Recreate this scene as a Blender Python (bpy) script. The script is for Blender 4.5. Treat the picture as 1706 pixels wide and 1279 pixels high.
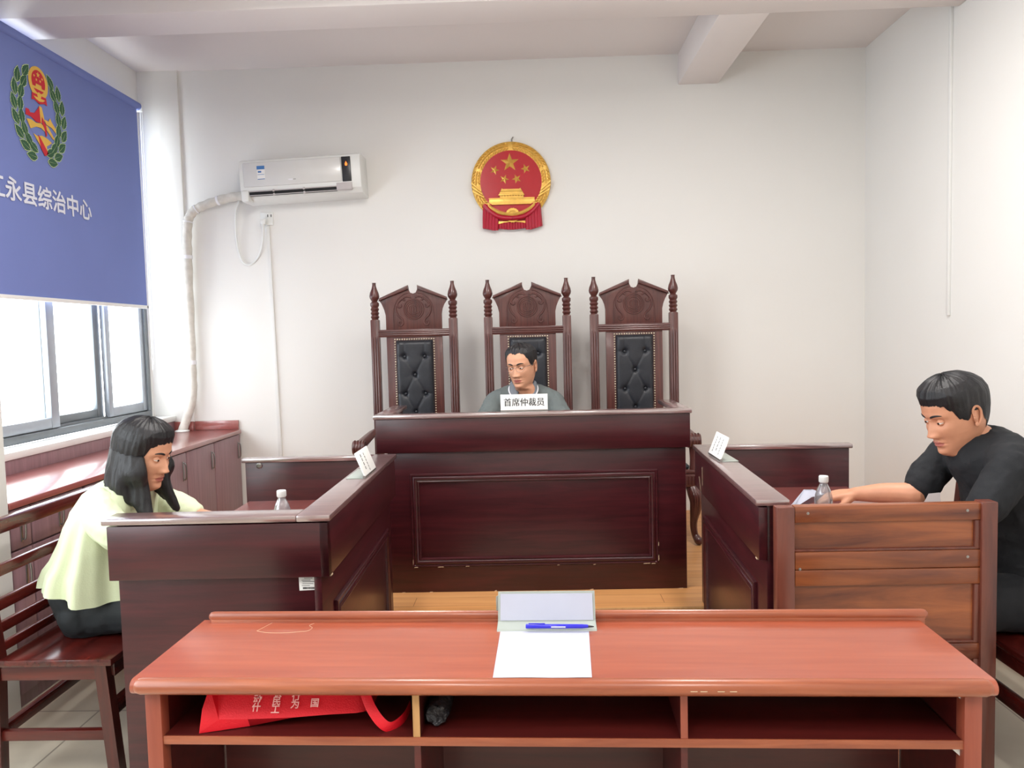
import bpy, bmesh, math, random
from mathutils import Vector, Matrix, noise
PI = math.pi
random.seed(7)
for o in list(bpy.data.objects):
    bpy.data.objects.remove(o)
scn = bpy.context.scene
COL = scn.collection

# ------------------------------------------------------------------ camera
cam_data = bpy.data.cameras.new('camera')
cam = bpy.data.objects.new('camera', cam_data)
COL.objects.link(cam)
cam_data.sensor_width = 36.0
cam_data.lens = 36.0 * 1280.0 / 1706.0
cam_data.clip_start = 0.05
YAW, PITCH, ROLL = 0.02750577, 0.06170111, -0.02526535
fw = Vector((-math.sin(YAW) * math.cos(PITCH), math.cos(YAW) * math.cos(PITCH), -math.sin(PITCH)))
rt = Vector((math.cos(YAW), math.sin(YAW), 0))
up = rt.cross(fw)
r2 = rt * math.cos(ROLL) + up * math.sin(ROLL)
u2 = -rt * math.sin(ROLL) + up * math.cos(ROLL)
cam.matrix_world = Matrix(((r2.x, u2.x, -fw.x, 0), (r2.y, u2.y, -fw.y, 0), (r2.z, u2.z, -fw.z, 1.48), (0, 0, 0, 1)))
scn.camera = cam
# ------------------------------------------------------------------ world, lamps, exposure
scn.view_settings.view_transform = 'Standard'
scn.view_settings.look = 'None'
scn.view_settings.gamma = 1.0
scn.view_settings.use_curve_mapping = False
scn.view_settings.exposure = 0.05
world = bpy.data.worlds.new('daylight')
scn.world = world
world.use_nodes = True
bg = world.node_tree.nodes['Background']
bg.inputs[0].default_value = (0.93, 0.96, 1.0, 1)
bg.inputs[1].default_value = 8.0

def area(name, loc, rot, sx, sy, power, col=(1, 1, 1), portal=False):
    l = bpy.data.lights.new(name, 'AREA')
    l.shape = 'RECTANGLE'; l.size = sx; l.size_y = sy; l.energy = power; l.color = col
    o = bpy.data.objects.new(name, l); COL.objects.link(o)
    o.location = loc; o.rotation_euler = rot
    if portal: l.cycles.is_portal = True
    return o
area('window_portal', (-2.95, 4.2, 2.0), (0, -PI / 2, 0), 2.6, 2.8, 1, portal=True)
area('window_portal', (-2.95, 0.9, 2.0), (0, -PI / 2, 0), 2.6, 2.9, 1, portal=True)
# unseen area lights, added below the ceiling to brighten the room
OVERHEAD_COL = (1.0, 0.965, 0.93)
area('unseen_overhead_light', (-0.9, 2.95, 3.22), (0, 0, 0), 0.3, 1.3, 46, OVERHEAD_COL)
area('unseen_overhead_light', (1.0, 2.95, 3.22), (0, 0, 0), 0.3, 1.3, 46, OVERHEAD_COL)
area('unseen_overhead_light', (-0.9, -0.6, 3.22), (0, 0, 0), 0.3, 1.3, 46, OVERHEAD_COL)
area('unseen_overhead_light', (1.0, -0.6, 3.22), (0, 0, 0), 0.3, 1.3, 46, OVERHEAD_COL)

# ------------------------------------------------------------------ materials
def s2l(c):
    return tuple((x / 12.92 if x <= 0.04045 else ((x + 0.055) / 1.055) ** 2.4) for x in [v / 255.0 for v in c])
def mat(name, rgb, rough=0.5, metal=0.0, coat=0.0, trans=0.0, ior=1.45, noise_amt=0.06, scale=12.0, bump=0.0, spec=None, bscale=None, emit=None):
    m = bpy.data.materials.new(name); m.use_nodes = True
    nt = m.node_tree; b = nt.nodes['Principled BSDF']
    c = s2l(rgb)
    b.inputs['Roughness'].default_value = rough
    b.inputs['Metallic'].default_value = metal
    b.inputs['Coat Weight'].default_value = coat
    b.inputs['Coat Roughness'].default_value = 0.12
    b.inputs['Transmission Weight'].default_value = trans
    b.inputs['IOR'].default_value = ior
    if spec is not None: b.inputs['Specular IOR Level'].default_value = spec
    tc = nt.nodes.new('ShaderNodeTexCoord')
    n = nt.nodes.new('ShaderNodeTexNoise'); n.inputs['Scale'].default_value = scale; n.inputs['Detail'].default_value = 4
    nt.links.new(tc.outputs['Object'], n.inputs['Vector'])
    r = nt.nodes.new('ShaderNodeValToRGB')
    r.color_ramp.elements[0].position = 0.3; r.color_ramp.elements[1].position = 0.7
    r.color_ramp.elements[0].color = tuple(x * (1 - noise_amt) for x in c) + (1,)
    r.color_ramp.elements[1].color = tuple(min(1, x * (1 + noise_amt)) for x in c) + (1,)
    nt.links.new(n.outputs['Fac'], r.inputs['Fac']); nt.links.new(r.outputs['Color'], b.inputs['Base Color'])
    if bump:
        n2 = nt.nodes.new('ShaderNodeTexNoise'); n2.inputs['Scale'].default_value = bscale or scale * 4; n2.inputs['Detail'].default_value = 3
        nt.links.new(tc.outputs['Object'], n2.inputs['Vector'])
        bp = nt.nodes.new('ShaderNodeBump'); bp.inputs['Strength'].default_value = bump; bp.inputs['Distance'].default_value = 0.01
        nt.links.new(n2.outputs['Fac'], bp.inputs['Height']); nt.links.new(bp.outputs['Normal'], b.inputs['Normal'])
    if emit:
        b.inputs['Emission Color'].default_value = s2l(rgb) + (1,); b.inputs['Emission Strength'].default_value = emit
    return m
def wood(name, dark, light, axis='X', rough=0.3, coat=0.3, s=3.0, stretch=14.0, big=0.0, spec=0.5, coat_ior=1.5):
    m = bpy.data.materials.new(name); m.use_nodes = True
    nt = m.node_tree; b = nt.nodes['Principled BSDF']; L = nt.links.new
    tc = nt.nodes.new('ShaderNodeTexCoord'); mp = nt.nodes.new('ShaderNodeMapping')
    sc = [s * stretch] * 3; sc['XYZ'.index(axis)] = s
    mp.inputs['Scale'].default_value = sc
    L(tc.outputs['Object'], mp.inputs['Vector'])
    n = nt.nodes.new('ShaderNodeTexNoise'); n.inputs['Scale'].default_value = 1.0; n.inputs['Detail'].default_value = 6; n.inputs['Roughness'].default_value = 0.6
    n.inputs['Distortion'].default_value = 0.6
    L(mp.outputs['Vector'], n.inputs['Vector'])
    r = nt.nodes.new('ShaderNodeValToRGB')
    r.color_ramp.elements[0].position = 0.32; r.color_ramp.elements[1].position = 0.7
    r.color_ramp.elements[0].color = s2l(dark) + (1,); r.color_ramp.elements[1].color = s2l(light) + (1,)
    L(n.outputs['Fac'], r.inputs['Fac'])
    L(r.outputs['Color'], b.inputs['Base Color'])
    b.inputs['Roughness'].default_value = rough
    b.inputs['Coat Weight'].default_value = coat; b.inputs['Coat Roughness'].default_value = 0.15
    b.inputs['Specular IOR Level'].default_value = spec
    b.inputs['Coat IOR'].default_value = coat_ior
    return m
M = {}
M['wall'] = mat('wall_paint', (226, 225, 222), 0.75, noise_amt=0.012, scale=1.5, bump=0.03, bscale=60)
M['ceil'] = mat('ceiling_paint', (222, 216, 214), 0.8, noise_amt=0.015, scale=1.2)
M['tile'] = None
M['mahog'] = wood('dark_mahogany', (48, 12, 18), (72, 22, 28), 'X', 0.32, 0.15)
M['mahogY'] = wood('dark_mahogany_side', (48, 12, 18), (72, 22, 28), 'Y', 0.32, 0.15)
M['mahogZ'] = wood('dark_mahogany_upright', (44, 15, 22), (68, 26, 33), 'Z', 0.32, 0.25)
M['cap'] = wood('pale_sheen_mahogany', (104, 76, 76), (126, 96, 94), 'X', 0.3, 1.0, spec=0.8, coat_ior=2.9)  # paler, greyer base puts the ledges' reflected sheen into the colour
M['chair'] = wood('reddish_brown_wood', (66, 32, 30), (98, 54, 48), 'Z', 0.35, 0.25)
M['chairX'] = wood('reddish_brown_wood_rail', (66, 32, 30), (98, 54, 48), 'X', 0.35, 0.25)
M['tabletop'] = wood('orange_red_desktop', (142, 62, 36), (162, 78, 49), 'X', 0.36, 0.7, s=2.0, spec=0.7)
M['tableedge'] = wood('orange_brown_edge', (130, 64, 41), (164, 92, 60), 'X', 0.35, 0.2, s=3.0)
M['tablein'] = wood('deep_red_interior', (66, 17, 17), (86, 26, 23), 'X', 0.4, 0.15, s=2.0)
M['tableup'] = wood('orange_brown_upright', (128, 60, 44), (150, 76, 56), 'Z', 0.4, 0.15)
M['rawedge'] = wood('bare_board_edge', (164, 120, 74), (186, 142, 92), 'Z', 0.6, 0.0)
M['screen'] = wood('orange_brown_panel', (84, 36, 22), (160, 90, 50), 'X', 0.36, 0.25, s=1.6, stretch=9)
M['screenZ'] = wood('orange_brown_stile', (76, 36, 29), (116, 60, 45), 'Z', 0.36, 0.25, s=2.0, stretch=9)
M['cab'] = wood('mauve_brown_cabinet', (128, 98, 104), (148, 114, 120), 'Z', 0.4, 0.1)
M['worktop'] = wood('red_worktop', (140, 74, 70), (158, 90, 84), 'Y', 0.3, 0.8, s=2.0, coat_ior=1.8)
M['bench'] = wood('dark_red_bench', (54, 14, 12), (96, 30, 24), 'Y', 0.25, 0.4, s=2.0)
M['benchX'] = wood('dark_red_bench_end', (54, 14, 12), (96, 30, 24), 'X', 0.3, 0.3, s=2.0)
M['benchZ'] = wood('dark_red_bench_leg', (46, 14, 12), (84, 28, 22), 'Z', 0.3, 0.3, s=2.0)
M['deckwood'] = None
M['leather'] = mat('black_leather', (40, 42, 48), 0.38, noise_amt=0.1, scale=30, bump=0.12, bscale=180)
M['brass'] = mat('brass_nail', (222, 210, 184), 0.3, metal=0.7)
M['gold'] = mat('gold_paint', (222, 178, 88), 0.36, metal=0.45, noise_amt=0.12, scale=40)
M['red_enamel'] = mat('red_enamel', (178, 18, 34), 0.22, coat=0.4, noise_amt=0.03)
M['red_drape'] = mat('red_drapery', (170, 16, 46), 0.35, noise_amt=0.05)
M['white_plastic'] = mat('white_plastic', (226, 228, 226), 0.35, noise_amt=0.01)
M['grey_plastic'] = mat('pale_grey_plastic', (186, 180, 180), 0.4, noise_amt=0.02)
M['dark_plastic'] = mat('dark_plastic', (38, 38, 42), 0.3, noise_amt=0.03)
M['black'] = mat('black_ink', (18, 18, 20), 0.6, noise_amt=0.02)
M['ink_grey'] = mat('grey_ink', (96, 94, 92), 0.6, noise_amt=0.02)
M['blue_label'] = mat('blue_label', (70, 120, 180), 0.5, noise_amt=0.02)
M['orange_lamp'] = mat('orange_indicator', (255, 120, 40), 0.5, emit=1.5)
M['paper'] = mat('white_paper', (178, 181, 196), 0.7, noise_amt=0.01)
M['card'] = mat('white_card', (232, 232, 230), 0.5, noise_amt=0.01)
M['acrylic'] = mat('frosted_acrylic', (170, 178, 171), 0.3, noise_amt=0.01, trans=0.15)
M['pipe'] = mat('taped_pipe', (206, 202, 194), 0.6, noise_amt=0.10, scale=25, bump=0.3, bscale=40)
M['trunk'] = mat('white_trunking', (222, 222, 220), 0.45, noise_amt=0.01)
M['blind'] = mat('blue_blind_fabric', (120, 134, 194), 0.85, noise_amt=0.02, scale=3, spec=0.2)
M['blind_red'] = mat('printed_red', (196, 44, 58), 0.8, noise_amt=0.02)
M['blind_gold'] = mat('printed_gold', (222, 180, 84), 0.8, noise_amt=0.02)
M['blind_green'] = mat('printed_green', (52, 92, 66), 0.8, noise_amt=0.06)
M['blind_pale'] = mat('printed_pale_green', (196, 216, 160), 0.8, noise_amt=0.02)
M['blind_white'] = mat('printed_white', (224, 228, 240), 0.8, noise_amt=0.01)
M['alu'] = mat('grey_aluminium', (128, 134, 138), 0.35, metal=0.5, noise_amt=0.03)
M['alu_light'] = mat('light_aluminium', (170, 176, 184), 0.35, metal=0.4, noise_amt=0.03)
M['sill'] = mat('white_sill_stone', (226, 226, 224), 0.3, noise_amt=0.03, scale=8)
M['steel'] = mat('steel_hardware', (150, 148, 146), 0.3, metal=0.9, noise_amt=0.03)
M['bag'] = mat('red_nonwoven_bag', (214, 14, 34), 0.55, noise_amt=0.05, bump=0.15, bscale=300)
M['bag_ink'] = mat('pale_pink_print', (250, 190, 186), 0.6, noise_amt=0.02)
M['blue_pen'] = mat('blue_pen', (38, 34, 190), 0.3, coat=0.3, noise_amt=0.02)
M['skin'] = mat('skin', (206, 152, 122), 0.5, noise_amt=0.05, scale=30)
M['skin2'] = mat('skin_arm', (198, 140, 110), 0.5, noise_amt=0.05, scale=30)
M['lips'] = mat('lips', (176, 104, 92), 0.45, noise_amt=0.03)
M['hair'] = mat('black_hair', (24, 23, 26), 0.42, noise_amt=0.3, scale=60, bump=0.18, bscale=320)
M['eyewhite'] = mat('eye_white', (226, 222, 216), 0.25, noise_amt=0.01)
M['iris'] = mat('dark_iris', (32, 22, 18), 0.15, noise_amt=0.02)
M['polo'] = mat('grey_green_polo', (98, 106, 106), 0.8, noise_amt=0.05, scale=18, bump=0.2, bscale=400)
M['polo_dark'] = mat('grey_collar', (112, 118, 126), 0.8, noise_amt=0.04)
M['white_trim'] = mat('white_trim', (226, 226, 230), 0.7, noise_amt=0.01)
M['glassframe'] = mat('silver_spectacle_frame', (130, 128, 126), 0.25, metal=0.8)
M['black_cloth'] = mat('black_cloth', (25, 27, 31), 0.85, noise_amt=0.1, scale=10, bump=0.15, bscale=300)
M['dark_trousers'] = mat('dark_trousers', (34, 40, 44), 0.7, noise_amt=0.1, scale=10, bump=0.1, bscale=200)
M['green_cloth'] = mat('pale_green_cloth', (214, 226, 192), 0.75, noise_amt=0.03, scale=8, bump=0.1, bscale=200)
M['shoe'] = mat('black_shoe', (26, 25, 26), 0.35, noise_amt=0.05)
M['wrap'] = mat('dark_wrapped_foil', (52, 52, 56), 0.25, metal=0.3, noise_amt=0.5, scale=60, bump=0.8, bscale=60)
M['chip'] = mat('pale_paint_chip', (206, 180, 150), 0.7, noise_amt=0.1)

def clear_plastic():
    m = bpy.data.materials.new('clear_plastic'); m.use_nodes = True
    nt = m.node_tree; nt.nodes.remove(nt.nodes['Principled BSDF']); L = nt.links.new
    t = nt.nodes.new('ShaderNodeBsdfTransparent'); t.inputs[0].default_value = (0.94, 0.96, 0.97, 1)
    g = nt.nodes.new('ShaderNodeBsdfGlossy'); g.inputs['Roughness'].default_value = 0.08
    d = nt.nodes.new('ShaderNodeBsdfDiffuse'); d.inputs[0].default_value = (0.85, 0.87, 0.9, 1)
    fr = nt.nodes.new('ShaderNodeLayerWeight'); fr.inputs['Blend'].default_value = 0.35
    m1 = nt.nodes.new('ShaderNodeMixShader'); m2 = nt.nodes.new('ShaderNodeMixShader'); m2.inputs[0].default_value = 0.1
    L(fr.outputs['Facing'], m1.inputs[0]); L(t.outputs[0], m1.inputs[1]); L(g.outputs[0], m1.inputs[2])
    L(m1.outputs[0], m2.inputs[1]); L(d.outputs[0], m2.inputs[2]); L(m2.outputs[0], nt.nodes['Material Output'].inputs[0])
    return m
M['clear'] = clear_plastic()
def pane_glass():
    m = bpy.data.materials.new('window_glass'); m.use_nodes = True
    nt = m.node_tree; nt.nodes.remove(nt.nodes['Principled BSDF'])
    t = nt.nodes.new('ShaderNodeBsdfTransparent'); t.inputs[0].default_value = (0.95, 0.97, 0.97, 1)
    g = nt.nodes.new('ShaderNodeBsdfGlossy'); g.inputs['Roughness'].default_value = 0.03
    mx = nt.nodes.new('ShaderNodeMixShader'); mx.inputs[0].default_value = 0.06
    nt.links.new(t.outputs[0], mx.inputs[1]); nt.links.new(g.outputs[0], mx.inputs[2])
    nt.links.new(mx.outputs[0], nt.nodes['Material Output'].inputs[0])
    return m
M['glass'] = pane_glass()
def brick_mat(name, c1, c2, cm, bw, rh, mortar, rough, rot=0.0, off=0.5, grain=False):
    m = bpy.data.materials.new(name); m.use_nodes = True
    nt = m.node_tree; b = nt.nodes['Principled BSDF']; L = nt.links.new
    tc = nt.nodes.new('ShaderNodeTexCoord'); mp = nt.nodes.new('ShaderNodeMapping'); mp.inputs['Rotation'].default_value = (0, 0, rot)
    br = nt.nodes.new('ShaderNodeTexBrick')
    br.offset = off
    for k, v in (('Color1', c1), ('Color2', c2), ('Mortar', cm)): br.inputs[k].default_value = s2l(v) + (1,)
    br.inputs['Scale'].default_value = 1.0; br.inputs['Mortar Size'].default_value = mortar
    br.inputs['Brick Width'].default_value = bw; br.inputs['Row Height'].default_value = rh
    L(tc.outputs['Object'], mp.inputs[0]); L(mp.outputs[0], br.inputs['Vector'])
    n = nt.nodes.new('ShaderNodeTexNoise'); n.inputs['Detail'].default_value = 5
    mp2 = nt.nodes.new('ShaderNodeMapping'); mp2.inputs['Scale'].default_value = (2.5, 40, 2.5) if grain else (6, 6, 6)
    L(tc.outputs['Object'], mp2.inputs[0]); L(mp2.outputs[0], n.inputs['Vector']); n.inputs['Scale'].default_value = 1.0
    mx = nt.nodes.new('ShaderNodeMix'); mx.data_type = 'RGBA'; mx.blend_type = 'OVERLAY'; mx.inputs[0].default_value = 0.35 if grain else 0.15
    L(br.outputs['Color'], mx.inputs[6]); L(n.outputs['Fac'], mx.inputs[7]); L(mx.outputs[2], b.inputs['Base Color'])
    b.inputs['Roughness'].default_value = rough
    return m
M['tile'] = brick_mat('beige_floor_tile', (206, 196, 178), (198, 188, 170), (150, 140, 126), 0.6, 0.6, 0.004, 0.35, off=0.0)
M['deckwood'] = brick_mat('orange_wood_boards', (214, 158, 104), (196, 138, 84), (136, 90, 54), 1.2, 0.12, 0.0015, 0.38, grain=True)

# ------------------------------------------------------------------ mesh helpers
def frame(o, u, v):
    u = Vector(u).normalized(); v = Vector(v).normalized(); w = u.cross(v)
    return Matrix(((u.x, v.x, w.x, o[0]), (u.y, v.y, w.y, o[1]), (u.z, v.z, w.z, o[2]), (0, 0, 0, 1)))
def wall_frame(x, y, z): return frame((x, y, z), (1, 0, 0), (0, 0, 1))      # faces -Y
def left_frame(x, y, z): return frame((x, y, z), (0, 1, 0), (0, 0, 1))      # faces +X
def catmull(pts, n=6, closed=False):
    P = [Vector(p) for p in pts]; N = len(P); out = []
    segs = N if closed else N - 1
    for i in range(segs):
        if closed: p0, p1, p2, p3 = P[(i - 1) % N], P[i], P[(i + 1) % N], P[(i + 2) % N]
        else: p0, p1, p2, p3 = P[max(i - 1, 0)], P[i], P[i + 1], P[min(i + 2, N - 1)]
        for k in range(n):
            t = k / n
            out.append(0.5 * ((2 * p1) + (p2 - p0) * t + (2 * p0 - 5 * p1 + 4 * p2 - p3) * t * t + (3 * p1 - p0 - 3 * p2 + p3) * t ** 3))
    if not closed: out.append(P[-1].copy())
    return out
TEXT_CACHE = {}
def text_geo(body, size, bold=0.0, align='CENTER', spacing=1.0, line=1.0):
    c = bpy.data.curves.new('lettering', 'FONT'); c.body = body; c.size = size; c.offset = bold; c.align_x = align; c.align_y = 'CENTER'
    c.space_character = spacing; c.space_line = line; c.resolution_u = 3
    o = bpy.data.objects.new('lettering', c); COL.objects.link(o)
    dg = bpy.context.evaluated_depsgraph_get()
    me = bpy.data.meshes.new_from_object(o.evaluated_get(dg))
    vs = [v.co.copy() for v in me.vertices]; fs = [list(p.vertices) for p in me.polygons]
    bpy.data.objects.remove(o); bpy.data.curves.remove(c); bpy.data.meshes.remove(me)
    return vs, fs
class MB:
    def __init__(s): s.bm = bmesh.new()
    def _mi(s, faces, mi):
        for f in faces: f.material_index = mi
    def raw(s, vs, fs, mi=0):
        V = [s.bm.verts.new(v) for v in vs]; out = []
        for f in fs:
            try: out.append(s.bm.faces.new([V[i] for i in f]))
            except ValueError: pass
        s._mi(out, mi); return out
    def box(s, x0, x1, y0, y1, z0, z1, bev=0.0, mi=0, mtx=None, seg=2):
        b = bmesh.new()
        bmesh.ops.create_cube(b, size=1.0)
        for v in b.verts: v.co = Vector(((x0 + x1) / 2 + v.co.x * (x1 - x0), (y0 + y1) / 2 + v.co.y * (y1 - y0), (z0 + z1) / 2 + v.co.z * (z1 - z0)))
        if bev: bmesh.ops.bevel(b, geom=list(b.edges), offset=bev, segments=seg, profile=0.5, affect='EDGES')
        s.merge(b, mi, mtx)
    def merge(s, b, mi=0, mtx=None):
        b.verts.index_update()
        V = [s.bm.verts.new(mtx @ v.co if mtx else v.co) for v in b.verts]
        for f in b.faces:
            nf = s.bm.faces.new([V[v.index] for v in f.verts]); nf.material_index = mi if mi is not None else f.material_index
        b.free()
    def poly(s, pts, mtx, d0, d1, mi=0, bev=0.0):
        """extrude the outline pts (u, v) from w=d0 to w=d1 in the frame mtx"""
        b = bmesh.new()
        a = sum(pts[i][0] * pts[(i + 1) % len(pts)][1] - pts[(i + 1) % len(pts)][0] * pts[i][1] for i in range(len(pts)))
        if a < 0: pts = pts[::-1]
        lo = [b.verts.new((p[0], p[1], d0)) for p in pts]; hi = [b.verts.new((p[0], p[1], d1)) for p in pts]
        n = len(pts)
        b.faces.new(hi); b.faces.new(lo[::-1])
        for i in range(n): b.faces.new((lo[i], lo[(i + 1) % n], hi[(i + 1) % n], hi[i]))
        if bev:
            bmesh.ops.bevel(b, geom=[e for e in b.edges if all(v.co.z > max(d0, d1) - 1e-6 for v in e.verts)], offset=bev, segments=2, profile=0.5, affect='EDGES')
        b.normal_update()
        big = [f for f in b.faces if len(f.verts) > 4]
        if big: bmesh.ops.triangulate(b, faces=big, quad_method='BEAUTY', ngon_method='EAR_CLIP')
        s.merge(b, mi, mtx)
    def tube(s, pts, r, n=10, closed=False, mi=0, flat=None, caps=True, upv=None):
        """r: number or list; flat: (a, b) section factors"""
        P = [Vector(p) for p in pts]; N = len(P)
        R = r if isinstance(r, (list, tuple)) else [r] * N
        if len(R) != N:
            R = [R[min(int(i / (N - 1) * (len(R) - 1)), len(R) - 2)] * (1 - (i / (N - 1) * (len(R) - 1)) % 1 if i < N - 1 else 0) + R[min(int(i / (N - 1) * (len(R) - 1)), len(R) - 2) + 1] * ((i / (N - 1) * (len(R) - 1)) % 1 if i < N - 1 else 1) for i in range(N)]
        rings = []; prev = None
        for i in range(N):
            if closed: t = P[(i + 1) % N] - P[(i - 1) % N]
            else: t = P[min(i + 1, N - 1)] - P[max(i - 1, 0)]
            t = t.normalized() if t.length > 1e-9 else Vector((0, 0, 1))
            if prev is None:
                a = Vector(upv) if upv else (Vector((0, 0, 1)) if abs(t.z) < 0.9 else Vector((1, 0, 0)))
            else: a = prev
            a = (a - t * a.dot(t)); a = a.normalized() if a.length > 1e-6 else t.orthogonal().normalized()
            prev = a; b = t.cross(a)
            fa, fb = flat or (1, 1)
            rings.append([s.bm.verts.new(P[i] + (a * math.cos(2 * PI * k / n) * fa + b * math.sin(2 * PI * k / n) * fb) * R[i]) for k in range(n)])
        fs = []
        M_ = N if closed else N - 1
        for i in range(M_):
            A, B = rings[i], rings[(i + 1) % N]
            for k in range(n): fs.append(s.bm.faces.new((A[k], A[(k + 1) % n], B[(k + 1) % n], B[k])))
        if caps and not closed:
            fs.append(s.bm.faces.new(rings[0][::-1])); fs.append(s.bm.faces.new(rings[-1]))
        s._mi(fs, mi); return fs
    def limb(s, pts, rad, n=14, sub=5, mi=0, flat=None, upv=None):
        """a tapering limb with rounded ends"""
        P = catmull(pts, sub); N = len(P)
        K = len(rad) - 1; R = []
        for i in range(N):
            u = i / (N - 1) * K; k = min(int(u), K - 1); f = u - k; f = f * f * (3 - 2 * f)
            R.append(rad[k] * (1 - f) + rad[k + 1] * f)
        d0 = (P[0] - P[1]).normalized(); d1 = (P[-1] - P[-2]).normalized()
        pre = [P[0] + d0 * R[0] * math.sin(a) for a in (1.45, 1.1, 0.6)]; prer = [R[0] * math.cos(a) for a in (1.45, 1.1, 0.6)]
        post = [P[-1] + d1 * R[-1] * math.sin(a) for a in (0.6, 1.1, 1.45)]; postr = [R[-1] * math.cos(a) for a in (0.6, 1.1, 1.45)]
        return s.tube(pre + P + post, prer + R + postr, n, mi=mi, flat=flat, upv=upv)
    def lathe(s, prof, c=(0, 0, 0), n=20, mi=0, mtx=None):
        """prof [(r, z)] turned about the z axis"""
        b = bmesh.new(); rings = []
        for r, z in prof:
            rings.append([b.verts.new((c[0] + r * math.cos(2 * PI * k / n), c[1] + r * math.sin(2 * PI * k / n), c[2] + z)) for k in range(n)])
        for A, B in zip(rings, rings[1:]):
            for k in range(n): b.faces.new((A[k], A[(k + 1) % n], B[(k + 1) % n], B[k]))
        b.faces.new(rings[0][::-1]); b.faces.new(rings[-1])
        s.merge(b, mi, mtx)
    def ball(s, c, r, n=16, mi=0, mtx=None):
        b = bmesh.new(); bmesh.ops.create_uvsphere(b, u_segments=n, v_segments=max(n * 2 // 3, 6), radius=1.0)
        R = r if isinstance(r, (tuple, list)) else (r, r, r)
        for v in b.verts: v.co = Vector((c[0] + v.co.x * R[0], c[1] + v.co.y * R[1], c[2] + v.co.z * R[2]))
        s.merge(b, mi, mtx)
    def text(s, body, size, mtx, depth=0.0006, bold=0.0, mi=0, align='CENTER', spacing=1.0, line=1.0, sx=1.0, fn=None):
        vs, fs = text_geo(body, size, bold, align, spacing, line)
        T = (lambda v, w: fn(v.x * sx, v.y, w)) if fn else (lambda v, w: mtx @ Vector((v.x * sx, v.y, w)))
        s.raw([T(v, depth) for v in vs], fs, mi)
    def loft(s, rings, mi=0, cap=True, closed=True):
        V = [[s.bm.verts.new(p) for p in r] for r in rings]; fs = []
        n = len(V[0])
        for A, B in zip(V, V[1:]):
            for k in range(n if closed else n - 1): fs.append(s.bm.faces.new((A[k], A[(k + 1) % n], B[(k + 1) % n], B[k])))
        if cap: fs.append(s.bm.faces.new(V[0][::-1])); fs.append(s.bm.faces.new(V[-1]))
        s._mi(fs, mi); return fs
    def build(s, name, m, parent=None, w=False, sharp=35, recalc=True):
        bm = s.bm
        if w and parent is not None:
            off = Vector(parent['_org'])
            for v in bm.verts: v.co -= off
        if recalc: bmesh.ops.recalc_face_normals(bm, faces=list(bm.faces))
        ang = math.radians(sharp)
        for f in bm.faces: f.smooth = True
        for e in bm.edges:
            if len(e.link_faces) == 2 and e.calc_face_angle(0) > ang: e.smooth = False
        me = bpy.data.meshes.new(name); bm.to_mesh(me); bm.free()
        for x in (m if isinstance(m, (list, tuple)) else [m]): me.materials.append(x)
        o = bpy.data.objects.new(name, me); COL.objects.link(o)
        if parent is not None:
            o.parent = parent; o['_org'] = list(parent['_org'])
        return o
def thing(name, label, cat, loc=(0, 0, 0), rz=0.0, group=None):
    o = bpy.data.objects.new(name, None); COL.objects.link(o); o.empty_display_size = 0.1
    o.location = loc; o.rotation_euler = (0, 0, rz); o['label'] = label; o['category'] = cat; o['_org'] = list(loc)
    if group: o['group'] = group
    return o
def struct(name, mb, m, parent=None, sharp=35):
    o = mb.build(name, m, parent, sharp=sharp)
    if parent is None: o['kind'] = 'structure'; o['_org'] = [0, 0, 0]
    return o
def onebox(*a, **k):
    b = MB(); b.box(*a, **k); return b
def copy_tree(o, parent=None):
    c = o.copy(); COL.objects.link(c)
    if parent is not None:
        c.parent = parent
    for ch in list(o.children): copy_tree(ch, c)
    return c

# ================================================================== the room
b = MB(); b.box(-2.95, 2.45, -3.1, 3.53, -0.1, 0.0); struct('floor', b, M['tile'])
b = MB(); b.box(-2.95, 2.45, 3.53, 5.6, -0.1, 0.2); pf = struct('platform_floor', b, M['deckwood'])
b = MB(); b.box(-2.95, 2.45, 3.515, 3.53, 0.0, 0.205, bev=0.004); struct('trim_1', b, M['rawedge'])
b = MB(); b.box(-2.46, 2.45, 5.5, 5.6, 0.2, 3.5); b.box(-2.87, -2.46, 5.48, 5.6, 0.2, 3.5, bev=0.006); struct('wall_back', b, M['wall'])
b = MB(); b.box(2.35, 2.45, -3.0, 5.5, 0.0, 3.5); struct('wall_right', b, M['wall'])
b = MB(); b.box(-2.95, 2.45, -3.1, -3.0, 0.0, 3.5); struct('wall_front', b, M['wall'])
b = MB()
b.box(-2.87, -2.75, -3.0, -0.5, 0.0, 3.5); b.box(-2.87, -2.75, 2.3, 3.0, 0.0, 3.5); b.box(-2.87, -2.75, -0.5, 2.3, 0.0, 0.93); b.box(-2.87, -2.75, -0.5, 2.3, 3.16, 3.5); b.box(-2.87, -2.75, 3.0, 5.46, 3.16, 3.5); b.box(-2.87, -2.75, 5.46, 5.48, 0.2, 3.5)
b.box(-2.87, -2.62, 3.0, 5.48, 0.0, 0.93); b.box(-2.75, -2.12, 2.55, 3.0, 0.0, 3.41, bev=0.006)
struct('wall_left', b, M['wall'])
b = MB(); b.box(-2.95, 2.45, -3.1, 5.6, 3.41, 3.5); struct('ceiling', b, M['ceil'])
b = MB(); b.box(-2.75, 2.35, 4.05, 4.335, 3.2, 3.41, bev=0.004); struct('ceiling_beam', b, M['ceil'])
b = MB(); b.box(1.06, 1.335, 4.335, 5.5, 3.2, 3.41, bev=0.004); struct('ceiling_beam', b, M['ceil'])

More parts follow.
